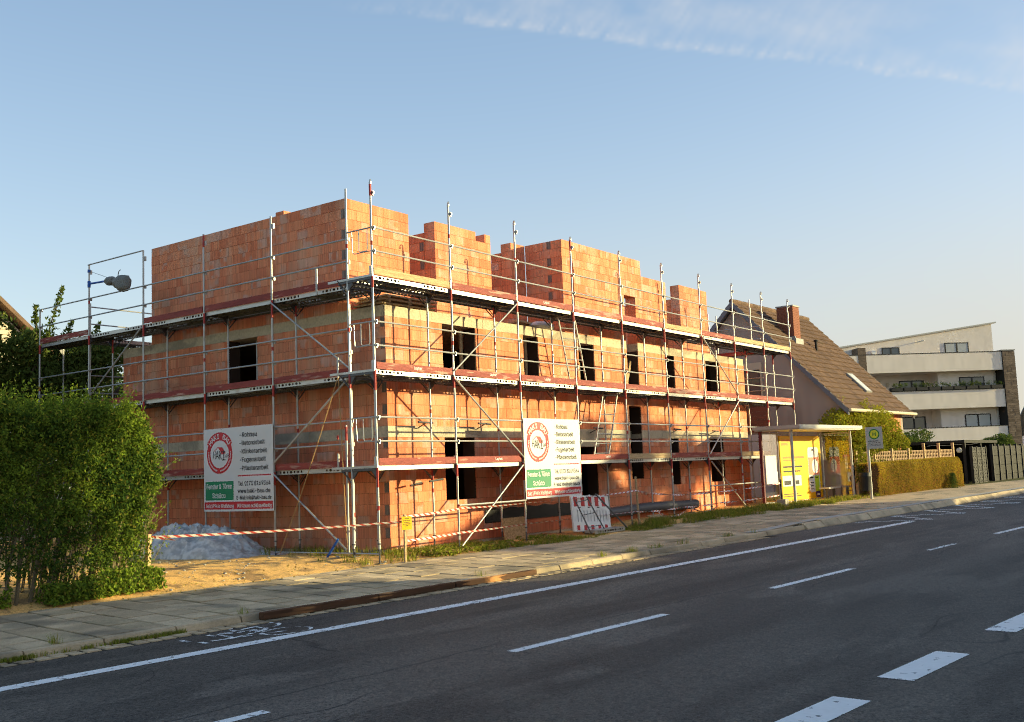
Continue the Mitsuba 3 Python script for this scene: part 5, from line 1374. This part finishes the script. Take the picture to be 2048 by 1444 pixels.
A1, t1 = hedge_pts(30000, -9.4, -4.0, 1)
END = lambda z: np.interp(z, [0, .6, 1.2, 1.8, 2.4, 2.8, 3.3], [-.50, -.35, -.20, -.08, -.10, -.30, -.85])
sprays, tones = [], []
qe = np.random.default_rng(5)
k = 0
while k < 2600:
    w_ = qe.random()
    x, y, z = qe.uniform(-9.3, -4.3), .88, .35 + 2.6 * qe.random() ** .8
    out = np.array([0, -.8, .55])
    if w_ > .80:
        y = qe.uniform(.9, 3.0); x = -4.80 + END(z) + .36 * (y - .9) + qe.normal(0, .20); out = np.array([.75, -.25, .55])
    elif w_ > .58:
        y = qe.uniform(.9, 3.0); z = 3.0 + qe.normal(0, .07); out = np.array([.05, -.1, 1.0])
    if x > -4.80 + END(z) + .36 * (y - .9) + .30: continue
    if w_ < .58 and qe.random() > np.interp(z, [.3, .8, 1.2, 1.6, 3], [.75, .62, .65, .95, 1]): continue
    c = np.array([x, y + abs(qe.normal(0, .16)) * (w_ < .58), z])
    if meshkit.fbm(c * 1.5 + 4, 3, 12) < .40: continue
    d = out + qe.normal(0, .45, 3); d /= np.linalg.norm(d)
    L_ = qe.uniform(.16, .42) * (1.25 if w_ > .80 else 1)
    u = qe.random(38)[:, None]
    sprays.append(c + d * L_ * (u - .35) + qe.normal(0, .045, (38, 3)) * (1.25 - u * .6))
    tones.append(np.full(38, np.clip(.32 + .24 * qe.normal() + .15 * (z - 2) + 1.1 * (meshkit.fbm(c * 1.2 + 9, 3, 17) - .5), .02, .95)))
    k += 1
A2 = np.vstack(sprays); tn2 = np.concatenate(tones)
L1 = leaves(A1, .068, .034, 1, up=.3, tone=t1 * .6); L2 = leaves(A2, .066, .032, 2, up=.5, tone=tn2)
A3, t3 = hedge_pts(14000, -14, -9.4, 3); L3 = leaves(A3, .13, .07, 3, tone=t3)
# upright shoots on the crest and the side twigs
sp, stems = [], []
for k in range(330):
    x, y = vr.uniform(-9.2, -4.9), vr.uniform(.8, 3.0); h = vr.uniform(.12, .55); base = np.array([x, y, 2.98 + .1 * vr.random()]); tip = base + np.array([vr.normal(0, .06), vr.normal(0, .06), h])
    for u in np.linspace(0, 1, 14): sp.append(base + (tip - base) * u + vr.normal(0, .018, 3))
for base, tip in (((-4.5, 1.4, 1.8), (-3.95, 1.2, 2.25)), ((-4.6, 1.5, 1.6), (-4.0, 1.3, 1.85)), ((-4.7, 1.2, 1.0), (-4.25, 1.1, 1.45)), ((-4.5, 1.6, 2.0), (-3.95, 1.5, 2.4)), ((-4.6, 1.7, .8), (-4.0, 1.6, 1.2)), ((-4.8, 1.0, .2), (-4.25, 1.0, 1.0)), ((-4.7, 1.3, .2), (-4.3, 1.3, 1.25)), ((-5.0, 1.1, .3), (-4.55, 1.0, 1.5)), ((-4.7, 1.9, .3), (-4.1, 1.8, 1.4))):
    base, tip = np.array(base), np.array(tip); stems.append(pipe([base - (tip - base) * .5, base, tip], [.012, .009, .004], 5))
    for u in np.linspace(.1, 1, 40): sp.append(base + (tip - base) * u + vr.normal(0, .05, 3))
L4 = leaves(np.array(sp), .06, .028, 4, up=.6, tone=np.full(len(sp), .6))
gx = np.c_[vr.uniform(-9.3, -4.6, 9000), .62 + np.abs(vr.normal(0, .25, 9000)), np.zeros(9000)]
gx[:, 2] = zplot(gx[:, 0], gx[:, 1]) + .04 + .38 * vr.random(9000) ** 1.4 * (.4 + .9 * meshkit.fbm(np.c_[gx[:, 0] * 1.6, gx[:, 1], gx[:, 0] * 0], 2, 4))
L5 = leaves(gx[meshkit.fbm(np.c_[gx[:, 0] * 1.3, gx[:, 1], gx[:, 0] * 0 + 4], 2, 6) > .40], .075, .045, 5, up=.5)
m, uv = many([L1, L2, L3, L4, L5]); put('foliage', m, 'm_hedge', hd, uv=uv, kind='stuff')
for k in range(95):
    x = vr.uniform(-9.2, -4.75) if k % 3 else vr.uniform(-6.4, -4.7); y = vr.uniform(.95, 2.8); lean = vr.normal(.18, .22); h = vr.uniform(1.3, 2.6); r = vr.uniform(.010, .026)
    z0 = float(zplot(x, y)) - .05
    stems.append(pipe([[x, y, z0], [x + lean * .35, y + vr.normal(0, .05), z0 + h * .4], [x + lean * h * .6, y + vr.normal(0, .1), z0 + h]], [r, r * .85, r * .5], 6))
for x, lean in ((-6.75, .55), (-6.6, .62), (-5.9, .5), (-7.0, .3), (-5.3, .4)):
    y = 1.0 + vr.random() * .2; z0 = float(zplot(x, y)) - .05
    stems.append(pipe([[x, y, z0], [x + lean * .25, y, z0 + .7], [x + lean * .75, y + .1, z0 + 1.5], [x + lean * 1.6, y + .25, z0 + 2.0]], [.034, .030, .026, .015], 7))
put('stems', cat(stems), 'm_stem', hd, smooth=40, kind='stuff')

# ---- the tree behind the scaffolding at the left
tre = thing('cherry_tree', 'leafy green tree with long upright shoots behind the left end of the scaffolding', 'tree')
put('trunk', cat([pipe([[2.2, 16.5, 0], [2.3, 16.5, 1.6], [2.2, 16.3, 3.0]], [.24, .19, .15], 10)] + [pipe([[2.2, 16.3, 2.8], [2.2 + dx * .5, 16.3 + dy * .5, 4.2], [2.2 + dx, 16.3 + dy, 5.6]], [.12, .08, .04], 7) for dx, dy in ((-2.4, -.6), (-1.2, .9), (.5, -.9), (1.6, .5), (2.8, -.5), (-3.4, .4))]), 'm_bark', tre, smooth=40)
sets = []
for i in range(64):
    c = np.array([vr.uniform(-3.8, 6.4), vr.uniform(14.2, 18.0), vr.uniform(1.8, 5.7)]); r = vr.uniform(.7, 1.15)
    if i > 54: c = np.array([vr.uniform(-.6, 4.2), vr.uniform(14.2, 15.6), vr.uniform(5.6, 6.3)]); r = vr.uniform(.45, .7)
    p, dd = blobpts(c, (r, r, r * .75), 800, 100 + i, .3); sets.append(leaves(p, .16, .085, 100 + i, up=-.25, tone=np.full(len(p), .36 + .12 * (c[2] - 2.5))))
shoots = [((1.0, 14.6, 5.2), (1.55, 14.4, 7.95)), ((.9, 14.7, 5.6), (.8, 14.6, 7.3)), ((1.0, 14.7, 5.6), (.0, 14.6, 6.6)), ((.0, 14.6, 6.6), (-.75, 14.6, 7.25)), ((1.4, 14.6, 5.6), (1.9, 14.5, 6.9)), ((2.3, 14.6, 5.4), (2.75, 14.4, 6.95)), ((2.6, 14.6, 5.4), (3.55, 14.4, 6.6)), ((2.9, 14.6, 5.2), (3.2, 14.5, 6.2)), ((-.4, 14.6, 5.2), (-1.4, 14.5, 6.3)), ((-1.4, 14.7, 4.8), (-2.4, 14.5, 5.9)), ((.6, 14.5, 5.2), (1.05, 14.3, 6.5))]
sh_m, pp = [], []
for a, b in shoots:
    a, b = np.array(a), np.array(b); mid = (a + b) / 2 + vr.normal(0, .08, 3); q = np.array([a, mid, b]); sh_m.append(pipe(q, [.035, .022, .008], 5))
    for u in np.linspace(0, 1, 200):
        c = (1 - u) ** 2 * a + 2 * u * (1 - u) * mid + u * u * b
        pp.append(c + vr.normal(0, .14 * (1.15 - u), 3))
sets.append(leaves(np.array(pp), .16, .075, 77, up=-.5, tone=np.full(len(pp), .62)))
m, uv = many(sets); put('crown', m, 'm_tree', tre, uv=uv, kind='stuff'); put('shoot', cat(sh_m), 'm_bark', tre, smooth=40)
# ---- a second tree behind the corner gap left of the building
tr2 = thing('garden_tree', 'darker tree right behind the gable corner, seen through the scaffold bays', 'tree')
put('trunk', pipe([[7.2, 20.5, 0], [7.1, 20.4, 2.2], [7.3, 20.5, 4.4]], [.2, .15, .06], 8), 'm_bark', tr2, smooth=40)
sets = []
for i in range(16):
    c = np.array([vr.uniform(5.4, 9.0), vr.uniform(19, 22), vr.uniform(2.6, 5.6)]); p, dd = blobpts(c, (1.0, 1.0, .8), 520, 300 + i, .3); sets.append(leaves(p, .17, .09, 300 + i, up=-.2, tone=np.full(len(p), .35)))
m, uv = many(sets); put('crown', m, 'm_tree', tr2, uv=uv, kind='stuff')
sh3 = thing('garden_shrub', 'broad dark shrub filling the garden behind the privet hedge', 'shrub')
sets = []
for i in range(30):
    c = np.array([vr.uniform(-8, 1.0), vr.uniform(11, 15), vr.uniform(.8, 3.4)]); p, dd = blobpts(c, (1.2, 1.0, .9), 420, 400 + i, .3); sets.append(leaves(p, .16, .09, 400 + i, tone=np.full(len(p), .35)))
m, uv = many(sets); put('foliage', m, 'm_tree', sh3, uv=uv, kind='stuff')

# ---- the bush before the brown-roofed house
bu = thing('climbing_bush', 'yellow-green leafy bush spilling over the fence before the brown-roofed house', 'bush')
sets, st_ = [], []
for i, (c, r) in enumerate((((24.9, -.95, 3.0), (.8, .6, .75)), ((25.9, -1.25, 2.9), (1.0, .6, .85)), ((27.0, -1.35, 3.05), (1.0, .6, .9)), ((28.1, -1.5, 3.0), (1.0, .65, .95)), ((29.1, -1.65, 2.7), (.95, .6, 1.0)), ((29.6, -1.9, 2.1), (.7, .5, .8)), ((26.4, -1.4, 2.1), (.8, .4, .7)), ((27.6, -1.6, 2.0), (.9, .4, .8)), ((28.7, -1.75, 1.9), (.8, .4, .8)), ((25.2, -.8, 2.2), (.6, .4, .6)))):
    p, dd = blobpts(c, r, 2300, 500 + i, .45); sets.append(leaves(p, .11, .065, 500 + i, up=.1, tone=np.full(len(p), .5) + .3 * (p[:, 2] - 2.6)))
for k in range(14):
    b = np.array([vr.uniform(25, 29.4), vr.uniform(-1.6, -1.0), 3.5]); tip = b + np.array([vr.normal(0, .2), vr.normal(0, .1), vr.uniform(.3, .75)])
    p = b + (tip - b) * vr.random((40, 1)) + vr.normal(0, .07, (40, 3)); sets.append(leaves(p, .1, .055, 540 + k, tone=np.full(40, .8)))
m, uv = many(sets); put('foliage', m, 'm_bush', bu, uv=uv, kind='stuff')
put('stems', cat([pipe([[x, y, .2], [x + .1, y, 1.3], [x + vr.normal(0, .3), y, 2.8]], [.03, .025, .012], 6) for x, y in ((25.2, -.9), (26.5, -1.3), (27.8, -1.5), (29, -1.7))]), 'm_stem', bu, smooth=40)
# ---- low climbing plants at the right end of the shelter
iv = thing('ivy', 'ivy and roses growing up the lattice beside the bus shelter', 'plant')
p = np.stack([vr.uniform(24.4, 27.0, 4200), np.zeros(4200), np.zeros(4200)], 1); p[:, 1] = -1.75 - (p[:, 0] - 24.6) * .122 - np.abs(vr.normal(0, .14, 4200)); p[:, 2] = .2 + 2.1 * vr.random(4200) ** 1.25
p = p[meshkit.fbm(p * np.array([1.5, 1, 1.8]), 3, 4) > .47]
(m, uv) = leaves(p, .095, .07, 600, tone=np.full(len(p), .25)); put('foliage', m, 'm_bush', iv, uv=uv, kind='stuff')
solo('garden_stone', mv(rock(.22, 3), 24.3, -2.35, .25, s=1.0), 'm_stone_grey', 'grey boulder beside the right foot of the bus shelter', 'stone', smooth=40)
# ---- clipped hedge
ch_ = thing('clipped_hedge', 'low clipped hedge turning brown, before the lattice fence by the bus stop', 'hedge')
n = 60000; q = np.random.default_rng(9); HA, HB = np.array([24.3, -2.35]), np.array([32.6, -3.35]); hl = np.linalg.norm(HB - HA); hu = (HB - HA) / hl; hn = np.array([hu[1], -hu[0]])
u = q.uniform(-.1, hl, n); sd = q.random(n); w = np.where(sd < .6, np.abs(q.normal(0, .05, n)), q.uniform(0, .8, n)); z = np.where(sd < .6, q.random(n) * 1.32, np.where(sd < .85, 1.32 - np.abs(q.normal(0, .05, n)), q.random(n) * 1.32))
e_ = sd > .93; u = np.where(e_, hl - np.abs(q.normal(0, .05, n)), u)
rnd = np.clip((z - .95) / .4, 0, 1) ** 2; u = u - (u > hl - .5) * rnd * .35
bump = .10 * (meshkit.fbm(np.stack([u * 1.6, z * 2, u * 0], -1), 3, 14) - .5) * 2
xy = HA + u[:, None] * hu + ((.40 - w + bump - .10 * rnd))[:, None] * hn
P_ = np.c_[xy, .25 + z * (1 + .035 * u / hl * 2)]
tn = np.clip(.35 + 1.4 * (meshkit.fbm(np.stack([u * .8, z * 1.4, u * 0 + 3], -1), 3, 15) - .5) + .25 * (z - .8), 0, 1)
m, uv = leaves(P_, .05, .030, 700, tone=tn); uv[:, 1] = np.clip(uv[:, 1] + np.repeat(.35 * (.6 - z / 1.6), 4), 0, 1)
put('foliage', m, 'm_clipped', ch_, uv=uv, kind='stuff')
c0 = HA + .0 * hu; put('inner_twigs', mv(bx(0.05, hl - .3, -.25, .25, 0, 1.3), HA[0] + .05 * hn[0], HA[1] + .05 * hn[1], .22, rz=math.atan2(hu[1], hu[0])), 'm_bark', ch_)
cy = thing('young_conifer', 'small dark conifer at the right foot of the clipped hedge', 'shrub')
p = np.array([30.6, -3.75, .3]) + np.c_[vr.normal(0, 1, 2500), vr.normal(0, 1, 2500), np.zeros(2500)] * .12; h_ = vr.random(2500); p[:, :2] = np.array([30.6, -3.75]) + (p[:, :2] - np.array([30.6, -3.75])) * (1.4 - h_)[:, None]; p[:, 2] = .28 + h_ * .72
m, uv = leaves(p, .05, .02, 800, up=.8, tone=np.full(2500, .1)); put('foliage', m, 'm_tree', cy, uv=uv, kind='stuff')
for i, (c, r, lab) in enumerate((((40.0, .9, 2.5), (2.0, 1.0, .7), 'round green shrub above the lattice fence, before the lowest balcony'), ((48.5, -2.2, 2.1), (1.4, .8, .75), 'green shrub above the grey panel fence at the right edge'))):
    g_ = thing('garden_shrub', lab, 'shrub'); sets = []
    for k in range(7):
        cc = np.array(c) + np.array([vr.uniform(-1, 1) * r[0], vr.uniform(-1, 1) * r[1], vr.uniform(-.6, .4) * r[2]]); p, dd = blobpts(cc, np.array(r) * .62, 700, 900 + 10 * i + k, .4); sets.append(leaves(p, .14, .07, 900 + 10 * i + k, up=.4, tone=np.full(700, .35)))
    m, uv = many(sets); put('foliage', m, 'm_tree', g_, uv=uv, kind='stuff'); put('stems', pipe([[c[0], c[1], .1], [c[0], c[1], c[2]]], .05, 6), 'm_bark', g_)
fl = []
for i in range(110):
    u = .1 + vr.random() * 8.4; cc = AP((np.array([[u, vr.uniform(-.18, .14), 6.66 + vr.random() * .28]]), BF))[0][0]; fl.append(cc)
fl = np.repeat(np.array(fl), 12, 0) + vr.normal(0, .06, (110 * 12, 3)); m, uv = leaves(fl, .11, .06, 950, tone=np.full(len(fl), .4))
put('balcony_plants', m, 'm_tree', ap, uv=uv, kind='stuff')

# ---- grass and weeds
def tufts(cs, nb, h, spread, seed, w=.006):
    q = np.random.default_rng(seed); vs, fs, us, k = [], [], [], 0
    n = len(cs) * nb
    b = np.repeat(np.asarray(cs), nb, 0) + np.c_[q.normal(0, spread, (n, 2)), np.zeros(n)]
    hh = h * q.uniform(.4, 1.15, n); ang = q.uniform(0, 2 * np.pi, n); bend = q.uniform(.15, .75, n) * hh
    dx, dy = np.cos(ang), np.sin(ang); sx, sy = -dy * w, dx * w
    o = np.zeros(n)
    P0, P1 = b + np.c_[sx, sy, o], b - np.c_[sx, sy, o]
    mid = b + np.c_[dx * bend * .35, dy * bend * .35, hh * .62]; P2, P3 = mid + np.c_[sx, sy, o] * .8, mid - np.c_[sx, sy, o] * .8
    tip = b + np.c_[dx * bend, dy * bend, hh]
    v = np.stack([P0, P1, P2, P3, tip], 1).reshape(-1, 3); i = np.arange(n) * 5
    f = np.vstack([np.stack([i, i + 1, i + 3], 1), np.stack([i, i + 3, i + 2], 1), np.stack([i + 2, i + 3, i + 4], 1)])
    uv = np.repeat(np.c_[q.random(n), q.random(n)], 5, 0)
    return (v, f), uv


q = np.random.default_rng(31)
def on_t(n, s0, s1, t0, t1, seed, thr):
    r = np.random.default_rng(seed); s_, t_ = r.uniform(s0, s1, n), r.uniform(t0, t1, n); p = st(s_, t_)
    k = meshkit.fbm(np.stack([s_ * .9, t_ * 2.0, s_ * 0 + seed], -1), 3, seed) > thr
    p = p[k]; return np.c_[p, zplot(p[:, 0], p[:, 1]) - .01]
gs = [tufts(on_t(900, .3, 3.5, 3.3, 4.7, 1, .50), 8, .13, .05, 1), tufts(on_t(1100, 3.5, 10, 3.2, 4.3, 2, .50), 9, .10, .05, 2), tufts(on_t(1900, 9, 19.5, 3.1, 4.7, 3, .44), 9, .16, .06, 3, .006), tufts(on_t(900, 9, 19.5, 2.9, 4.4, 9, .54), 7, .24, .05, 9, .006),
      tufts(on_t(350, -1, 3.5, 3.6, 5.0, 4, .52), 7, .16, .04, 4), tufts(np.array([[x, y, float(zplot(x, y))] for x, y in zip(q.uniform(.2, 1.5, 90), q.uniform(.9, 4.5, 90))]), 8, .2, .05, 5), tufts(on_t(500, 18, 24, 3.3, 4.5, 6, .45), 9, .16, .05, 6, .007)]
m, uv = many(gs); solo('grass', m, 'm_grass', 'strip of grass and weeds along the foot of the scaffolding', None, kind='stuff', uv=uv)
wp = on_t(420, 1.0, 5.5, 3.35, 4.3, 8, .45); wp = np.repeat(wp, 8, 0) + np.c_[q.normal(0, .05, (len(wp) * 8, 2)), .03 + .10 * q.random(len(wp) * 8)]
m, uv = leaves(wp, .075, .045, 990, up=.3); solo('weeds', m, 'm_grass', 'broad-leaved weeds at the foot of the corner of the scaffolding', None, kind='stuff', uv=uv)
kt = []
for s_, k_ in ((-8.6, 2), (-6.0, 1), (-1.0, 1), (2.6, 3), (3.55, 5), (4.5, 3), (5.52, 2), (7.5, 3), (8.5, 1)): kt.append(st(np.array([s_] * k_) + q.normal(0, .10, k_), np.array([.19] * k_) + q.normal(0, .03, k_)))
kt = np.vstack(kt); m1 = tufts(np.c_[kt, zroad(kt[:, 0]) + .10], 16, .13, .05, 12, .004)
s_ = np.r_[q.uniform(-10.5, -8.9, 110), q.uniform(-7.9, -6.9, 90), q.uniform(-9.5, -7.2, 50)]; p = st(s_, q.uniform(-.06, -.035, len(s_))); m2 = tufts(np.c_[p, zroad(p[:, 0]) + .01], 9, .06, .03, 13, .005)
m, uv = many([m1, m2]); solo('kerb_grass', m, 'm_grass', 'tufts of grass growing from the joints of the kerb', None, kind='stuff', uv=uv)
lp_ = st(q.uniform(-9, 3, 260), q.uniform(3.2, 4.6, 260)); lp_ = np.c_[lp_, zplot(lp_[:, 0], lp_[:, 1]) + .012]
lp2 = np.c_[q.uniform(24.5, 32, 300), np.zeros(300), np.full(300, .27)]; lp2[:, 1] = -2.85 - (lp2[:, 0] - 24.3) * .12 - q.random(300) * .5
m, uv = leaves(np.vstack([lp_, lp2]), .06, .04, 995, up=0); uv[:, 1] = 1.0; m[0][:, 2] = np.minimum(m[0][:, 2], np.repeat(np.vstack([lp_, lp2])[:, 2], 4) + .02); solo('fallen_leaves', m, 'm_grass', 'scattered dry fallen leaves on the ground by the hedges', None, kind='stuff', uv=uv)

s2 = thing('shade_tree', 'slim unseen tree across the road, added to shade the top of the hedge', 'tree')  # unseen tree added to cut the sun from the hedge crest
put('trunk', pipe([[9.2, -20.6, 0], [9.3, -20.6, 3.5], [9.4, -20.6, 7.0]], [.16, .12, .05], 8), 'm_bark', s2, smooth=40)
sets = []
for i, c in enumerate(((9.2, -20.6, 7.2), (9.9, -20.6, 7.7), (10.1, -20.5, 8.1), (9.3, -20.7, 8.3), (8.6, -20.6, 7.6), (9.2, -20.6, 6.5))):
    p, dd = blobpts(c, (.65, .6, .55), 500, 1300 + i, .25); sets.append(leaves(p, .15, .085, 1300 + i))
m, uv = many(sets); put('crown', m, 'm_tree', s2, uv=uv, kind='stuff')

# ---- unseen tree, shaped to break up the light on the right part of the facade
ft = thing('shade_tree', 'unseen leafy tree across the road, shaped to dapple the right facade', 'tree')
put('trunk', cat([pipe([[29.5, -21.0, 0], [29.4, -21, 2.5], [29.6, -21.0, 5.0]], [.22, .17, .1], 8), pipe([[29.4, -21, 2.8], [26.5, -21, 4.2], [22.0, -20.9, 4.7]], [.1, .07, .03], 6)]), 'm_bark', ft, smooth=40)
sets = []
for i in range(60):
    c = np.array([vr.uniform(25.6, 34.6), vr.uniform(-21.9, -19.9), vr.uniform(4.2, 8.2)])
    if ((c[0] - 29.3) / 4.0) ** 2 + ((c[2] - 6.2) / 2.2) ** 2 > 1: continue
    p, dd = blobpts(c, (.85, .8, .7), 700, 1000 + i, .25); sets.append(leaves(p, .16, .09, 1000 + i))
for c in ((22.6, -21, 4.9), (23.6, -20.8, 4.6), (24.6, -21, 5.0), (21.6, -20.9, 4.5)):
    p, dd = blobpts(c, (.7, .6, .4), 330, 1100 + int(c[0] * 10), .2); sets.append(leaves(p, .16, .09, 1100 + int(c[0] * 10)))
m, uv = many(sets); put('crown', m, 'm_tree', ft, uv=uv, kind='stuff')
